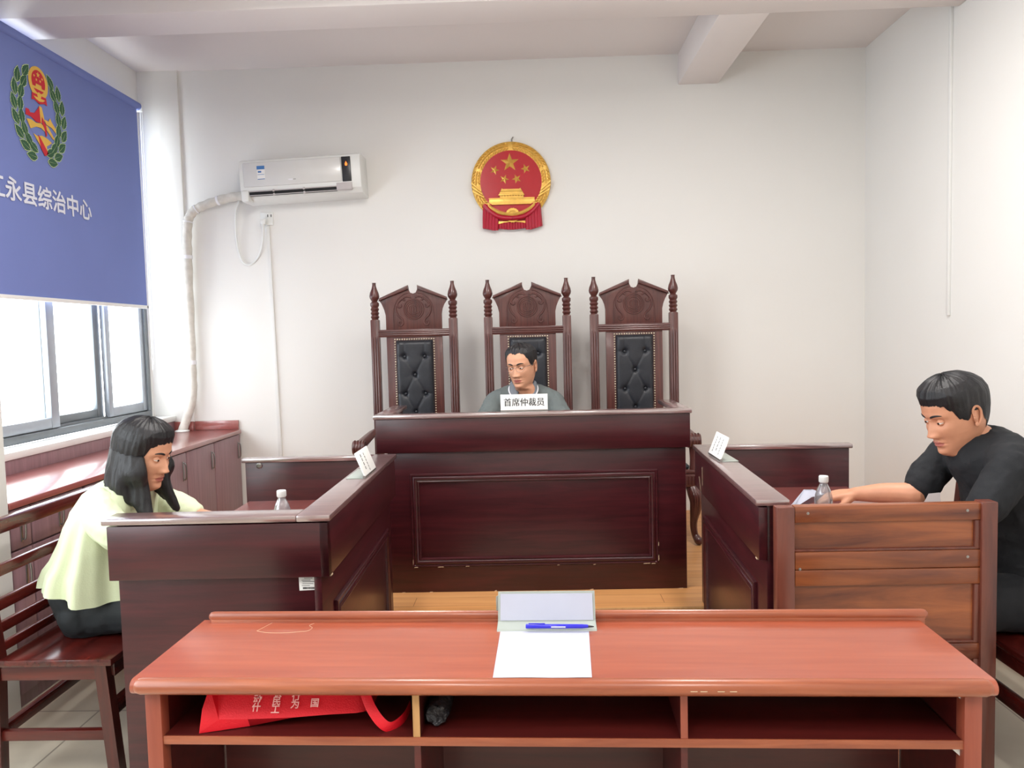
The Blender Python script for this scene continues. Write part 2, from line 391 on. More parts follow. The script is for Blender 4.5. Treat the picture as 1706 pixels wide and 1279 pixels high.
# window
win = bpy.data.objects.new('window_1', None); COL.objects.link(win); win['kind'] = 'structure'; win['_org'] = [0, 0, 0]
b = MB()
b.box(-2.85, -2.755, 3.0, 5.46, 0.97, 1.015, bev=0.004); b.box(-2.85, -2.755, 3.0, 5.46, 3.115, 3.16, bev=0.004)
b.box(-2.85, -2.755, 3.0, 3.045, 1.015, 3.115, bev=0.004); b.box(-2.85, -2.755, 5.415, 5.46, 1.015, 3.115, bev=0.004)
b.box(-2.79, -2.785, 3.0, 5.46, 1.015, 1.03); b.build('window_frame', M['alu'], win)
for (y0, y1, xc, wdt) in ((3.045, 4.40, -2.785, 0.075), (4.33, 4.93, -2.825, 0.07), (4.93, 5.415, -2.785, 0.05)):
    b = MB(); z0, z1 = 1.02, 3.115
    b.box(xc - 0.018, xc + 0.018, y0, y0 + wdt, z0, z1, bev=0.004); b.box(xc - 0.018, xc + 0.018, y1 - wdt, y1, z0, z1, bev=0.004)
    b.box(xc - 0.017, xc + 0.017, y0 + wdt, y1 - wdt, z0, z0 + 0.06, bev=0.004); b.box(xc - 0.017, xc + 0.017, y0 + wdt, y1 - wdt, z1 - 0.06, z1, bev=0.004)
    sash = b.build('window_sash', M['alu_light'] if xc > -2.8 else M['alu'], win)
    b = MB(); b.box(xc - 0.003, xc + 0.003, y0 + wdt - 0.004, y1 - wdt + 0.004, z0 + 0.056, z1 - 0.056); b.build('window_pane', M['glass'], sash)
b = MB(); b.box(-2.755, -2.59, 3.0, 5.478, 0.93, 0.97, bev=0.008); b.build('window_sill', M['sill'], win)

win2 = bpy.data.objects.new('added_window', None); COL.objects.link(win2); win2['kind'] = 'structure'; win2['_org'] = [0, 0, 0]  # unseen second window, added so more daylight enters from the left
b = MB()
for y in (-0.5, 0.41, 1.32, 2.25): b.box(-2.83, -2.77, y, y + 0.05, 0.98, 3.11)
b.box(-2.83, -2.77, -0.5, 2.3, 0.93, 0.98); b.box(-2.83, -2.77, -0.5, 2.3, 3.11, 3.16); b.build('window_frame', M['alu'], win2)
b = MB(); b.box(-2.803, -2.797, -0.48, 2.28, 0.97, 3.12); b.build('window_pane', M['glass'], win2)

# ================================================================== roller blind
bl = thing('roller_blind', 'blue roller blind with a wreath emblem and white lettering half covering the window', 'blind', (-2.66, 4.2, 3.12))
b = MB(); b.tube([(-2.66, 3.10, 3.115), (-2.66, 5.30, 3.115)], 0.026, 18); roller = b.build('roller_tube', M['blind'], bl, w=True)
for y in (3.09, 5.305):
    b = MB(); b.box(-2.75, -2.63, y - 0.006, y + 0.006, 3.08, 3.15, bev=0.003); b.build('roller_bracket', M['white_plastic'], bl, w=True)
b = MB(); ny, nz = 60, 30; vs = []
for j in range(nz + 1):
    for i in range(ny + 1):
        y = 3.15 + (5.27 - 3.15) * i / ny; z = 1.755 + (3.10 - 1.755) * j / nz
        vs.append((-2.655 + 0.0025 * math.sin(y * 9 + z * 2) * (1 - j / nz) * math.exp(-((y - 5.0) / 0.25) ** 2), y, z))
fs = [(j * (ny + 1) + i, j * (ny + 1) + i + 1, (j + 1) * (ny + 1) + i + 1, (j + 1) * (ny + 1) + i) for j in range(nz) for i in range(ny)]
b.raw(vs, fs); b.raw([(x - 0.0012, y, z) for x, y, z in vs], [f[::-1] for f in fs])
fab = b.build('blind_fabric', M['blind'], bl, w=True, recalc=False)
b = MB(); b.box(-2.664, -2.646, 3.15, 5.268, 1.735, 1.757, bev=0.004); bar = b.build('bottom_bar', M['card'], bl, w=True)
b = MB(); b.box(-2.662, -2.645, 5.255, 5.272, 1.737, 1.755, bev=0.003); b.build('bar_end_cap', M['dark_plastic'], bar, w=True)
b = MB(); b.tube(catmull([(-2.64, 5.315, 3.10), (-2.65, 5.325, 2.4), (-2.66, 5.33, 1.55), (-2.665, 5.345, 1.38), (-2.68, 5.36, 1.35), (-2.69, 5.37, 1.40), (-2.68, 5.36, 2.4), (-2.66, 5.33, 3.1)], 8), 0.0022, 6)
b.build('pull_cord', M['white_plastic'], bl, w=True)
F = left_frame(-2.6515, 4.205, 2.755)
b = MB(); D = 0.0004
def leaf_poly(L, W, n=9, tooth=0.0):
    pts = []
    for k in range(n + 1):
        t = k / n; pts.append((L * t, W * math.sin(PI * t ** 0.85) * (1 + (tooth if k % 2 else -tooth))))
    for k in range(n - 1, 0, -1):
        t = k / n; pts.append((L * t, -W * math.sin(PI * t ** 0.85) * (1 + (tooth if k % 2 else -tooth))))
    return pts
def place(pts, u, v, a): return [(u + p[0] * math.cos(a) - p[1] * math.sin(a), v + p[0] * math.sin(a) + p[1] * math.cos(a)) for p in pts]
for sg in (-1, 1):
    for k in range(8):
        a = math.radians(12 + 17.5 * k)
        u, v = sg * 0.185 * math.sin(a), -0.235 * math.cos(a)
        du, dv = sg * 0.185 * math.cos(a), 0.235 * math.sin(a); ta = math.atan2(dv, du)
        for side in ((-1, 1) if k < 7 else (0,)):
            aa = ta + side * 0.22
            ou, ov = u + side * 0.016 * -math.sin(ta), v + side * 0.016 * math.cos(ta)
            b.poly(place(leaf_poly(0.094, 0.0265, 11, 0.08), ou, ov, aa), F, 0, D * (1 + k % 2), 0)
            b.poly(place(leaf_poly(0.085, 0.0225, 11, 0.08), ou + 0.004 * math.cos(aa), ov + 0.004 * math.sin(aa), aa), F, 0, D * (3 + k % 2), 1)
            b.poly(place([(0.008, -0.0007), (0.07, 0.0), (0.008, 0.0007)], ou, ov, aa), F, 0, D * 5.5, 0)
def ell(cu, cv, ru, rv, n=36): return [(cu + ru * math.cos(2 * PI * k / n), cv + rv * math.sin(2 * PI * k / n)) for k in range(n)]
def star_pts(cu, cv, R, r=0.42, rot=PI / 2): return [(cu + (R if k % 2 == 0 else R * r) * math.cos(rot + PI * k / 5), cv + (R if k % 2 == 0 else R * r) * math.sin(rot + PI * k / 5)) for k in range(10)]
b.poly(ell(0, 0.165, 0.083, 0.086), F, 0, D, 3)
b.poly(ell(0, 0.170, 0.058, 0.062), F, 0, D * 2, 2)
b.poly([(-0.06, 0.10), (0.06, 0.10), (0.066, 0.06), (0.045, 0.066), (0.0, 0.052), (-0.045, 0.066), (-0.066, 0.06)], F, 0, D * 1.6, 2)
b.poly([(-0.052, 0.128), (0.052, 0.128), (0.05, 0.14), (0.026, 0.14), (0.022, 0.156), (-0.022, 0.156), (-0.026, 0.14), (-0.05, 0.14)], F, 0, D * 3, 3)
b.poly([(-0.05, 0.085), (0.05, 0.085), (0.03, 0.072), (0.0, 0.066), (-0.03, 0.072)], F, 0, D * 3, 3)
b.poly(ell(0, 0.098, 0.017, 0.017, 14), F, 0, D * 3.5, 3)
b.poly(star_pts(0, 0.208, 0.017), F, 0, D * 3, 3)
for su, sv in ((-0.034, 0.195), (0.034, 0.195), (-0.016, 0.178), (0.016, 0.178)): b.poly(star_pts(su, sv, 0.009), F, 0, D * 3, 3)
# the mountains and the winding wall under the small emblem
b.poly([(-0.125, -0.035), (-0.12, 0.0), (-0.095, 0.0), (-0.085, -0.015), (-0.05, -0.008), (-0.02, 0.022), (-0.005, 0.04), (0.005, -0.02), (0.0, -0.05), (-0.04, -0.052), (-0.08, -0.036)], F, 0, D, 2)
for P_ in ([(-0.005, 0.042), (0.016, 0.04), (0.03, -0.005), (0.035, -0.05), (0.0, -0.045)],
           [(0.03, -0.02), (0.07, -0.022), (0.085, 0.0), (0.1, -0.02), (0.135, -0.048), (0.13, -0.07), (0.095, -0.05), (0.05, -0.045)],
           [(0.04, -0.05), (0.06, -0.05), (0.12, -0.11), (0.1, -0.112), (0.05, -0.075)],
           [(-0.12, -0.055), (-0.08, -0.05), (-0.04, -0.058), (0.0, -0.05), (0.03, -0.06), (0.04, -0.09), (0.0, -0.075), (-0.04, -0.078), (-0.09, -0.1)],
           [(-0.07, -0.12), (-0.03, -0.128), (0.0, -0.115), (0.05, -0.12), (0.09, -0.135), (0.04, -0.165), (0.05, -0.2), (0.02, -0.215), (-0.02, -0.17)]):
    b.poly(P_, F, 0, D * 1.5, 3)
b.poly([(0.012, -0.012), (0.045, -0.05), (0.05, -0.1), (0.04, -0.115), (0.028, -0.07), (0.006, -0.04)], F, 0, D * 3, 2)
b.poly([(-0.03, -0.118), (-0.012, -0.13), (0.02, -0.165), (0.055, -0.205), (0.02, -0.222), (-0.012, -0.185)], F, 0, D * 3, 2)
b.build('printed_emblem', [M['blind_pale'], M['blind_green'], M['blind_red'], M['blind_gold']], fab, w=True)
b = MB()
for k in range(8): b.text('江永县综治中心', 0.128, left_frame(-2.6515, 4.20 + 0.0028 * math.cos(k * PI / 4), 2.292 + 0.0028 * math.sin(k * PI / 4)), 0.0006 + 0.00005 * k)
b.build('lettering', M['blind_white'], fab, w=True)

# ================================================================== back-wall things
ac = thing('air_conditioner', 'white wall-mounted air conditioner with a dark display strip above the pipe', 'air conditioner', (-1.557, 5.5, 2.608))
ac.rotation_euler = (0, -0.035, 0)
prof = [(0.0, 0.14), (-0.17, 0.14), (-0.2, 0.128), (-0.212, 0.10), (-0.214, -0.055), (-0.205, -0.095), (-0.17, -0.125), (-0.10, -0.14), (0.0, -0.14)]
XF = lambda x: frame((x, 0, 0), (0, 1, 0), (0, 0, 1))
b = MB(); b.poly(prof, XF(-0.417), 0, 0.834, bev=0.008); b.build('casing', M['white_plastic'], ac, sharp=25)
b = MB(); b.box(-0.39, 0.285, -0.221, -0.21, -0.052, 0.112, bev=0.006); fp = b.build('front_panel', M['grey_plastic'], ac)
fp.data.materials[0] = mat('panel_white', (212, 212, 210), 0.25, coat=0.3, noise_amt=0.01)
b = MB(); b.box(0.29, 0.352, -0.2195, -0.21, -0.055, 0.112, bev=0.003); dp = b.build('display_strip', M['dark_plastic'], ac)
b = MB(); b.poly([(0.316, 0.05), (0.328, 0.05), (0.331, 0.062), (0.322, 0.08), (0.313, 0.062)], wall_frame(0, -0.2195, 0), 0, 0.0006); b.build('indicator', M['orange_lamp'], dp)
b = MB(); b.box(-0.292, -0.238, -0.2222, -0.2205, -0.005, 0.086); lb = b.build('energy_label', M['card'], ac)
b = MB(); b.box(-0.292, -0.238, -0.2228, -0.222, 0.062, 0.086); b.build('label_header', M['blue_label'], lb)
b = MB(); b.box(-0.285, -0.262, -0.2228, -0.222, 0.04, 0.052, mi=0); b.box(-0.288, -0.242, -0.2228, -0.222, 0.026, 0.029); b.box(-0.29, -0.24, -0.2228, -0.222, -0.005, -0.001)
b.build('label_print', M['blue_label'], lb)
b = MB()
b.box(-0.082, -0.05, -0.2218, -0.2205, -0.022, -0.012, bev=0.0004); b.box(-0.043, -0.038, -0.2218, -0.2205, -0.02, -0.014, mi=1); b.box(-0.034, -0.03, -0.2218, -0.2205, -0.02, -0.014, mi=1)
b.build('small_badge', [M['white_trim'], M['ink_grey']], fp)
b = MB(); b.box(-0.36, 0.245, -0.209, -0.19, -0.112, -0.062); b.build('air_outlet', M['black'], ac)
for zz, yy in ((-0.082, -0.214), (-0.108, -0.206)):
    b = MB(); b.box(-0.36, 0.35, yy - 0.004, yy + 0.012, zz - 0.003, zz + 0.003, bev=0.001)
    for x in (-0.19, 0.02): b.box(x - 0.006, x + 0.006, yy - 0.006, yy + 0.01, zz - 0.008, zz + 0.008, bev=0.001)
    b.build('louver', M['grey_plastic'], ac)
b = MB(); b.box(0.245, 0.352, -0.219, -0.19, -0.108, -0.06, bev=0.004); b.build('control_cover', M['grey_plastic'], ac)
b = MB(); b.box(-0.414, -0.362, -0.222, -0.12, -0.148, -0.07, bev=0.012); b.build('corner_cap', M['white_plastic'], ac)

t = thing('refrigerant_pipe', 'tape-wrapped air conditioner pipe bending down the corner to the cabinet top', 'pipe', (-2.45, 5.45, 0.86))
b = MB(); P = catmull([(-1.95, 5.445, 2.515), (-2.1, 5.45, 2.512), (-2.3, 5.45, 2.46), (-2.395, 5.448, 2.40), (-2.425, 5.446, 2.29), (-2.435, 5.445, 2.0), (-2.44, 5.44, 1.367), (-2.445, 5.435, 1.12), (-2.485, 5.42, 0.96), (-2.52, 5.41, 0.862)], 14)
R = [0.031 + 0.0022 * math.sin(i * 1.1) * (1 if i < 95 else 0.2) for i in range(len(P))]
b.tube(P, R, 14); b.build('wrapped_pipe', M['pipe'], t, w=True)
for i in (20, 34, 50, 66, 84):
    b = MB(); b.tube([P[i], P[i + 1]], 0.0345, 14); b.build('tape_band', M['white_trim'], t, w=True)
b = MB(); b.lathe([(0.05, 0.0), (0.05, 0.006), (0.036, 0.012)], (-2.52, 5.41, 0.861), 18); b.build('pipe_collar', M['white_plastic'], t, w=True)

t = thing('wall_socket', 'white wall socket under the air conditioner with a plug in it', 'socket', (-1.87, 5.5, 2.36))
b = MB(); b.box(-1.915, -1.825, 5.488, 5.5, 2.315, 2.405, bev=0.004); b.build('socket_plate', M['white_plastic'], t, w=True)
b = MB()
for dx in (-0.012, 0.012): b.box(-1.848 + dx - 0.003, -1.848 + dx + 0.003, 5.4874, 5.489, 2.372, 2.39)
b.build('socket_holes', M['black'], t, w=True)
t = thing('power_cord', 'white power cord looping from the air conditioner to its plug in the socket', 'cord', (-1.885, 5.45, 2.335))
b = MB(); b.tube(catmull([(-2.05, 5.47, 2.49), (-2.085, 5.475, 2.40), (-2.09, 5.485, 2.2), (-2.06, 5.488, 2.07), (-2.0, 5.488, 2.04), (-1.93, 5.485, 2.11), (-1.895, 5.47, 2.22), (-1.885, 5.455, 2.31)], 10), 0.0075, 8); b.build('cable', M['white_plastic'], t, w=True)
b = MB(); b.box(-1.905, -1.865, 5.445, 5.488, 2.315, 2.355, bev=0.01); b.tube([(-1.885, 5.456, 2.318), (-1.885, 5.456, 2.29)], [0.012, 0.009], 10); b.build('plug', M['white_plastic'], t, w=True)

t = thing('cable_trunking', 'narrow white cable trunking running down the back wall from the socket', 'cable trunking', (-1.85, 5.5, 0.2))
b = MB(); b.poly([(-1.877, 2.31), (-1.853, 2.31), (-1.826, 0.2), (-1.85, 0.2)], wall_frame(0, 5.5, 0), 0, 0.013, bev=0.003); b.build('trunking_cover', M['trunk'], t, w=True)
t = thing('cable_trunking', 'white conduit strip running down the right-hand wall from the ceiling', 'cable trunking', (2.35, 4.4, 1.537))
b = MB(); b.box(2.334, 2.35, 4.388, 4.412, 1.537, 3.41, bev=0.003); b.build('trunking_cover', M['trunk'], t, w=True)

# national emblem
em = thing('national_emblem', 'round red and gold emblem with five stars hanging above the middle chair', 'emblem', (-0.122, 5.5, 2.565))
F = wall_frame(0, 0, 0)
b = MB(); b.lathe([(0.222, 0.0), (0.222, 0.03)], (0, 0, 0), 64, mtx=F); b.build('red_disc', M['red_enamel'], em)
b = MB()
ring = [(0.212, 0.0), (0.272, 0.0), (0.280, 0.012), (0.277, 0.024), (0.266, 0.03), (0.235, 0.032), (0.216, 0.03), (0.211, 0.024)]
rg = []
for k in range(96):
    a = 2 * PI * k / 96; rg.append([Vector((r * math.sin(a), -w, r * math.cos(a))) for r, w in ring])
rg.append(rg[0]); b.loft([list(x) for x in rg], cap=False)
for sg in (-1, 1):
    for k in range(30):
        a = sg * math.radians(6 + 5.3 * k); 
        if 68 < abs(math.degrees(a)) < 72 or 96 < abs(math.degrees(a)) < 112: continue
        for rr, tilt in ((0.265, 0.6), (0.2455, 0.0), (0.226, -0.6)):
            c = Vector((rr * math.sin(a), -0.034 + abs(rr - 0.246) * 0.2, rr * math.cos(a)))
            ang = a + PI * 0 ; ta = math.atan2(math.cos(a) * 0 - math.sin(a), math.cos(a))
            Mx = Matrix.Translation(c) @ Matrix.Rotation(a - sg * tilt, 4, 'Y')
            b.ball((0, 0, 0), (0.0155, 0.010, 0.0062), 10, mtx=Mx)
    for dg0 in (98, 104, 110):
        a = sg * math.radians(dg0); Mx = Matrix.Translation((0.245 * math.sin(a), -0.044, 0.245 * math.cos(a))) @ Matrix.Rotation(a - sg * 0.9, 4, 'Y')
        b.box(-0.006, 0.006, -0.006, 0.004, -0.046, 0.046, bev=0.002, mtx=Mx)
    a = sg * math.radians(142); Mx = Matrix.Translation((0.246 * math.sin(a), -0.044, 0.246 * math.cos(a))) @ Matrix.Rotation(sg * 0.35, 4, 'Y')
    b.box(-0.016, 0.016, -0.006, 0.004, -0.05, 0.05, bev=0.003, mtx=Mx)
b.build('wheat_ring', M['gold'], em)
def star3(cu, cv, R, rot):
    b = MB(); P = star_pts(cu, cv, R, 0.4, rot); vs = [F @ Vector((p[0], p[1], 0.030)) for p in P] + [F @ Vector((cu, cv, 0.030 + R * 0.28))] 
    b.raw(vs, [(i, (i + 1) % 10, 10) for i in range(10)] + [tuple(range(9, -1, -1))]); return b
star3(-0.006, 0.132, 0.066, PI / 2).build('large_star', M['gold'], em, sharp=10)
for u, v, rot in ((-0.113, 0.083, 1.2), (0.104, 0.086, 1.9), (-0.046, 0.018, 1.2), (0.04, 0.018, 1.95)): star3(u, v, 0.034, rot).build('small_star', M['gold'], em, sharp=10)
b = MB()
b.poly([(-0.16, -0.156), (0.168, -0.156), (0.16, -0.116), (-0.155, -0.116)], F, 0.028, 0.042, bev=0.002)
b.box(-0.162, 0.17, -0.048, -0.03, -0.160, -0.151); b.box(-0.158, 0.163, -0.046, -0.03, -0.121, -0.114)
for u in (-0.055, 0.055): b.box(u - 0.003, u + 0.003, -0.045, -0.03, -0.152, -0.12)
b.box(-0.08, 0.083, -0.04, -0.028, -0.116, -0.10)
for k in range(9): b.box(-0.078 + k * 0.0195, -0.070 + k * 0.0195, -0.046, -0.03, -0.116, -0.098)
b.poly([(-0.092, -0.098), (0.094, -0.098), (0.086, -0.086), (-0.084, -0.086)], F, 0.028, 0.05, bev=0.002)
b.poly([(-0.084, -0.086), (0.086, -0.086), (0.08, -0.073), (0.068, -0.073), (0.068, -0.07), (-0.066, -0.07), (-0.066, -0.073), (-0.078, -0.073)], F, 0.028, 0.044)
b.poly([(-0.078, -0.072), (0.08, -0.072), (0.066, -0.055), (0.068, -0.047), (0.06, -0.05), (0.056, -0.056), (-0.056, -0.056), (-0.06, -0.05), (-0.068, -0.047), (-0.066, -0.055)], F, 0.028, 0.048, bev=0.002)
b.build('gate_tower', M['gold'], em)
b = MB()
gp = []
for k in range(36):
    r = 0.054 if (k // 1) % 2 == 0 else 0.046; gp.append((0.006 + r * math.cos(2 * PI * k / 36), -0.236 + r * math.sin(2 * PI * k / 36)))
b.poly(gp, F, 0.02, 0.05, bev=0.002)
b.lathe([(0.034, 0.05), (0.034, 0.056), (0.03, 0.058), (0.024, 0.056), (0.024, 0.05)], (0.006, -0.236, 0), 28, mtx=F)
b.ball((0.006, -0.05, -0.236), (0.03, 0.008, 0.03), 20)
for sg in (-1, 1): b.tube([F @ Vector(p) for p in catmull([(sg * 0.16, -0.165, 0.046), (sg * 0.12, -0.198, 0.048), (sg * 0.07, -0.222, 0.05), (0.006, -0.232, 0.05)], 6)], 0.012, 8)
b.poly([(-0.115, -0.275), (-0.11, -0.30), (-0.055, -0.285), (0.006, -0.278), (0.075, -0.285), (0.125, -0.30), (0.13, -0.275)], F, 0.02, 0.04, bev=0.002)
b.build('gear', M['gold'], em)
b = MB()
for sg in (-1, 1):
    for k in range(5):
        u0 = sg * (0.105 + 0.021 * k); top = -0.155 - 0.045 * max(0, 2 - k) * 0.7 + 0.0 * k; bot = -0.336 + 0.006 * max(k - 1, 0)
        b.tube([F @ Vector(p) for p in ((u0, top, 0.04), (u0 + sg * 0.003, (top + bot) / 2, 0.044), (u0 + sg * 0.005, bot, 0.034))], [0.011, 0.0135, 0.0135], 8)
    b.tube([F @ Vector(p) for p in catmull([(sg * 0.19, -0.16, 0.044), (sg * 0.14, -0.215, 0.05), (sg * 0.08, -0.248, 0.054), (0.006, -0.258, 0.06)], 6)], 0.016, 10)
for k in range(10):
    u0 = -0.085 + k * 0.0195; b.tube([F @ Vector(p) for p in ((u0, -0.285, 0.026), (u0, -0.325 - 0.008 * math.sin(PI * k / 9), 0.026))], [0.011, 0.012], 8)
b.ball((0.006, -0.058, -0.256), (0.026, 0.012, 0.014), 12)
b.poly([(-0.2, -0.16), (-0.207, -0.318), (-0.12, -0.335), (-0.09, -0.31), (0.1, -0.31), (0.13, -0.335), (0.215, -0.31), (0.205, -0.16), (0.1, -0.25), (-0.1, -0.25)], F, 0.0, 0.03)
b.build('drapery', M['red_drape'], em)
b = MB(); b.tube([(0.012, -0.004, 0.275), (0.012, -0.004, 0.30), (0.022, -0.012, 0.312)], 0.004, 8); b.build('hanging_hook', M['steel'], em)

# ================================================================== cabinets along the window wall
def cabinet(y0, y1, z0, drawer, label, handle_side):
    t = thing('cabinet', label, 'cabinet', (-2.36, (y0 + y1) / 2, z0), group='cabinets under the window')
    onebox(-2.60, -2.145, y0, y1, z0, 0.83, bev=0.003).build('carcass', M['cab'], t, w=True)
    def front(nm, za, zb, ya, yb, hz, hy):
        d = onebox(-2.145, -2.128, ya + 0.004, yb - 0.004, za, zb, bev=0.004).build(nm, M['cab'], t, w=True)
        b = MB(); b.tube(catmull([(-2.128, hy, hz - 0.05), (-2.112, hy, hz - 0.045), (-2.108, hy, hz), (-2.112, hy, hz + 0.045), (-2.128, hy, hz + 0.05)], 5), 0.0042, 8)
        b.box(-2.1285, -2.124, hy - 0.007, hy + 0.007, hz - 0.06, hz + 0.06, bev=0.002); b.build('handle', M['steel'], d, w=True)
    zt = 0.825
    if drawer:
        front('drawer', 0.66, zt, y0, y1, 0.745, (y0 + y1) / 2); zt = 0.652
    hy = y1 - 0.05 if handle_side > 0 else y0 + 0.05
    front('door', z0 + 0.06, zt, y0, y1, zt - 0.11, hy)
    return t
cabinet(3.01, 3.145, 0.0, True, 'narrow mauve-brown cabinet with a drawer, next to the white wall pier', 1)
cabinet(3.145, 3.525, 0.0, True, 'mauve-brown cabinet with a drawer, second along from the white wall pier', 1)
cabinet(3.535, 4.07, 0.2, False, 'mauve-brown single-door cabinet under the window behind the person in pale green', 1)
cabinet(4.07, 4.605, 0.2, False, 'mauve-brown single-door cabinet third from the back wall', 1)
cabinet(4.605, 5.02, 0.2, False, 'mauve-brown single-door cabinet second from the back wall', 1)
cabinet(5.02, 5.475, 0.2, False, 'mauve-brown single-door cabinet nearest the back wall, under the pipe', 1)
t = thing('worktop', 'red-brown worktop running over the cabinets along the window wall', 'worktop', (-2.36, 4.2, 0.83))
onebox(-2.60, -2.118, 3.005, 5.478, 0.83, 0.86, bev=0.006).build('worktop_board', M['worktop'], t, w=True)
b = MB(); b.box(-2.62, -2.60, 3.005, 5.478, 0.83, 0.929, bev=0.003); b.build('window_upstand', M['cab'], t, w=True)
b = MB(); b.box(-2.46, -2.14, 5.478, 5.499, 0.86, 0.925, bev=0.003); b.box(-2.60, -2.46, 5.46, 5.479, 0.86, 0.925, bev=0.003)
b.build('backsplash', M['worktop'], t, w=True)

# ================================================================== judges' chairs
def make_chair(label):
    t = thing('judge_chair', label, 'chair', (0, 0, 0), group='tall carved chairs behind the bench')
    fin = [(0.026, 1.41), (0.021, 1.417), (0.029, 1.43), (0.022, 1.443), (0.029, 1.456), (0.022, 1.468), (0.029, 1.481), (0.022, 1.493), (0.029, 1.505), (0.029, 1.522), (0.018, 1.532), (0.021, 1.538), (0.031, 1.555), (0.033, 1.568), (0.029, 1.588), (0.019, 1.612), (0.0125, 1.635), (0.012, 1.65), (0.0135, 1.655)]
    for sx in (-1, 1):
        b = MB(); xc = sx * 0.2585
        b.box(xc - 0.028, xc + 0.028, 0.0, 0.052, 0.0, 1.412, bev=0.005)
        for k in (-1, 0, 1): b.tube([(xc + k * 0.0155, 0.0005, 0.42), (xc + k * 0.0155, -0.001, 1.28), (xc + k * 0.0155, 0.004, 1.31)], [0.0065, 0.0065, 0.003], 8)
        p = b.build('back_post', M['chair'], t)
        b = MB(); b.lathe(fin, (xc, 0.026, 0), 20); b.build('finial', M['chair'], p)
    out = [(-0.185, 1.30), (0.185, 1.30), (0.185, 1.44), (0.19, 1.475), (0.202, 1.505), (0.222, 1.533), (0.222, 1.548), (0.032, 1.628), (0.029, 1.60), (0.02, 1.582), (0.0, 1.575), (-0.02, 1.582), (-0.029, 1.60), (-0.032, 1.628), (-0.222, 1.548), (-0.222, 1.533), (-0.202, 1.505), (-0.19, 1.475), (-0.185, 1.44)]
    b = MB(); b.poly(out, wall_frame(0, 0.04, 0), 0, 0.03, bev=0.003); cr = b.build('crest_board', M['chair'], t)
    for sx in (-1, 1):
        b = MB(); pts = [(sx * 0.228, 1.532), (sx * 0.222, 1.552), (sx * 0.03, 1.634), (sx * 0.03, 1.606)]
        b.poly(pts, wall_frame(0, 0.012, 0), 0, 0.02, bev=0.005); b.build('cornice', M['chairX'], cr)
    y = 0.009
    b = MB()
    arch = [(-0.134, y, 1.35), (-0.134, y, 1.44), (-0.125, y, 1.50), (-0.10, y, 1.545), (-0.06, y, 1.575), (-0.03, y, 1.583)]
    b.tube(catmull(arch, 5), 0.0035, 6); b.tube(catmull([(-p[0], p[1], p[2]) for p in arch], 5), 0.0035, 6)
    for r, w in ((0.066, 0.005), (0.054, 0.0035), (0.043, 0.004)):
        b.tube([(r * math.cos(2 * PI * k / 36), y, 1.475 + r * math.sin(2 * PI * k / 36)) for k in range(36)], w, 6, closed=True)
    for sx in (-1, 1):
        S = lambda P: [(sx * p[0], y - 0.001, p[1]) for p in P]
        b.tube(catmull(S([(0.012, 1.552), (0.04, 1.56), (0.065, 1.55), (0.06, 1.535), (0.05, 1.54)]), 5), [0.005, 0.006, 0.004], 6)
        b.tube(catmull(S([(0.07, 1.548), (0.09, 1.53), (0.105, 1.51), (0.095, 1.49), (0.08, 1.495), (0.082, 1.51)]), 5), [0.006, 0.006, 0.004], 6)
        b.tube(catmull(S([(0.085, 1.535), (0.11, 1.505), (0.115, 1.47), (0.10, 1.435), (0.075, 1.41), (0.07, 1.385), (0.085, 1.37), (0.10, 1.38), (0.098, 1.395), (0.088, 1.392)]), 5), [0.004, 0.006, 0.006, 0.005, 0.004], 6)
        b.tube(S([(0.012, 1.50), (0.018, 1.475), (0.012, 1.455)]), 0.004, 6)
        b.tube(S([(0.018, 1.502), (0.028, 1.49), (0.026, 1.462)]), 0.0035, 6)
        b.tube(S([(0.004, 1.443), (0.02, 1.449), (0.03, 1.455)]), 0.0045, 6)
    b.tube([(0, y - 0.001, 1.506), (0, y - 0.001, 1.444)], 0.0042, 6); b.tube([(-0.015, y - 0.001, 1.495), (0.015, y - 0.001, 1.495)], 0.0032, 6)
    b.build('carved_medallion', M['chair'], cr)
    b = MB(); b.box(-0.235, 0.235, 0.002, 0.036, 1.295, 1.345, bev=0.003)
    for k in range(3): b.tube([(-0.233, 0.002, 1.308 + k * 0.0125), (0.233, 0.002, 1.308 + k * 0.0125)], 0.0045, 8)
    b.build('cross_rail', M['chairX'], t)
    b = MB(); b.box(-0.185, 0.185, 0.012, 0.04, 0.40, 1.298, bev=0.003); b.build('back_splat', M['chair'], t)
    # tufted leather pad
    btn = [(-0.066, 1.165), (0.066, 1.165), (0.0, 1.045), (-0.066, 0.92), (0.066, 0.92), (0.0, 0.80), (-0.066, 0.68), (0.066, 0.68)]
    links = [(0, 2), (1, 2), (2, 3), (2, 4), (3, 5), (4, 5), (5, 6), (5, 7)]
    b = MB(); nx, nz = 44, 120; vs = []
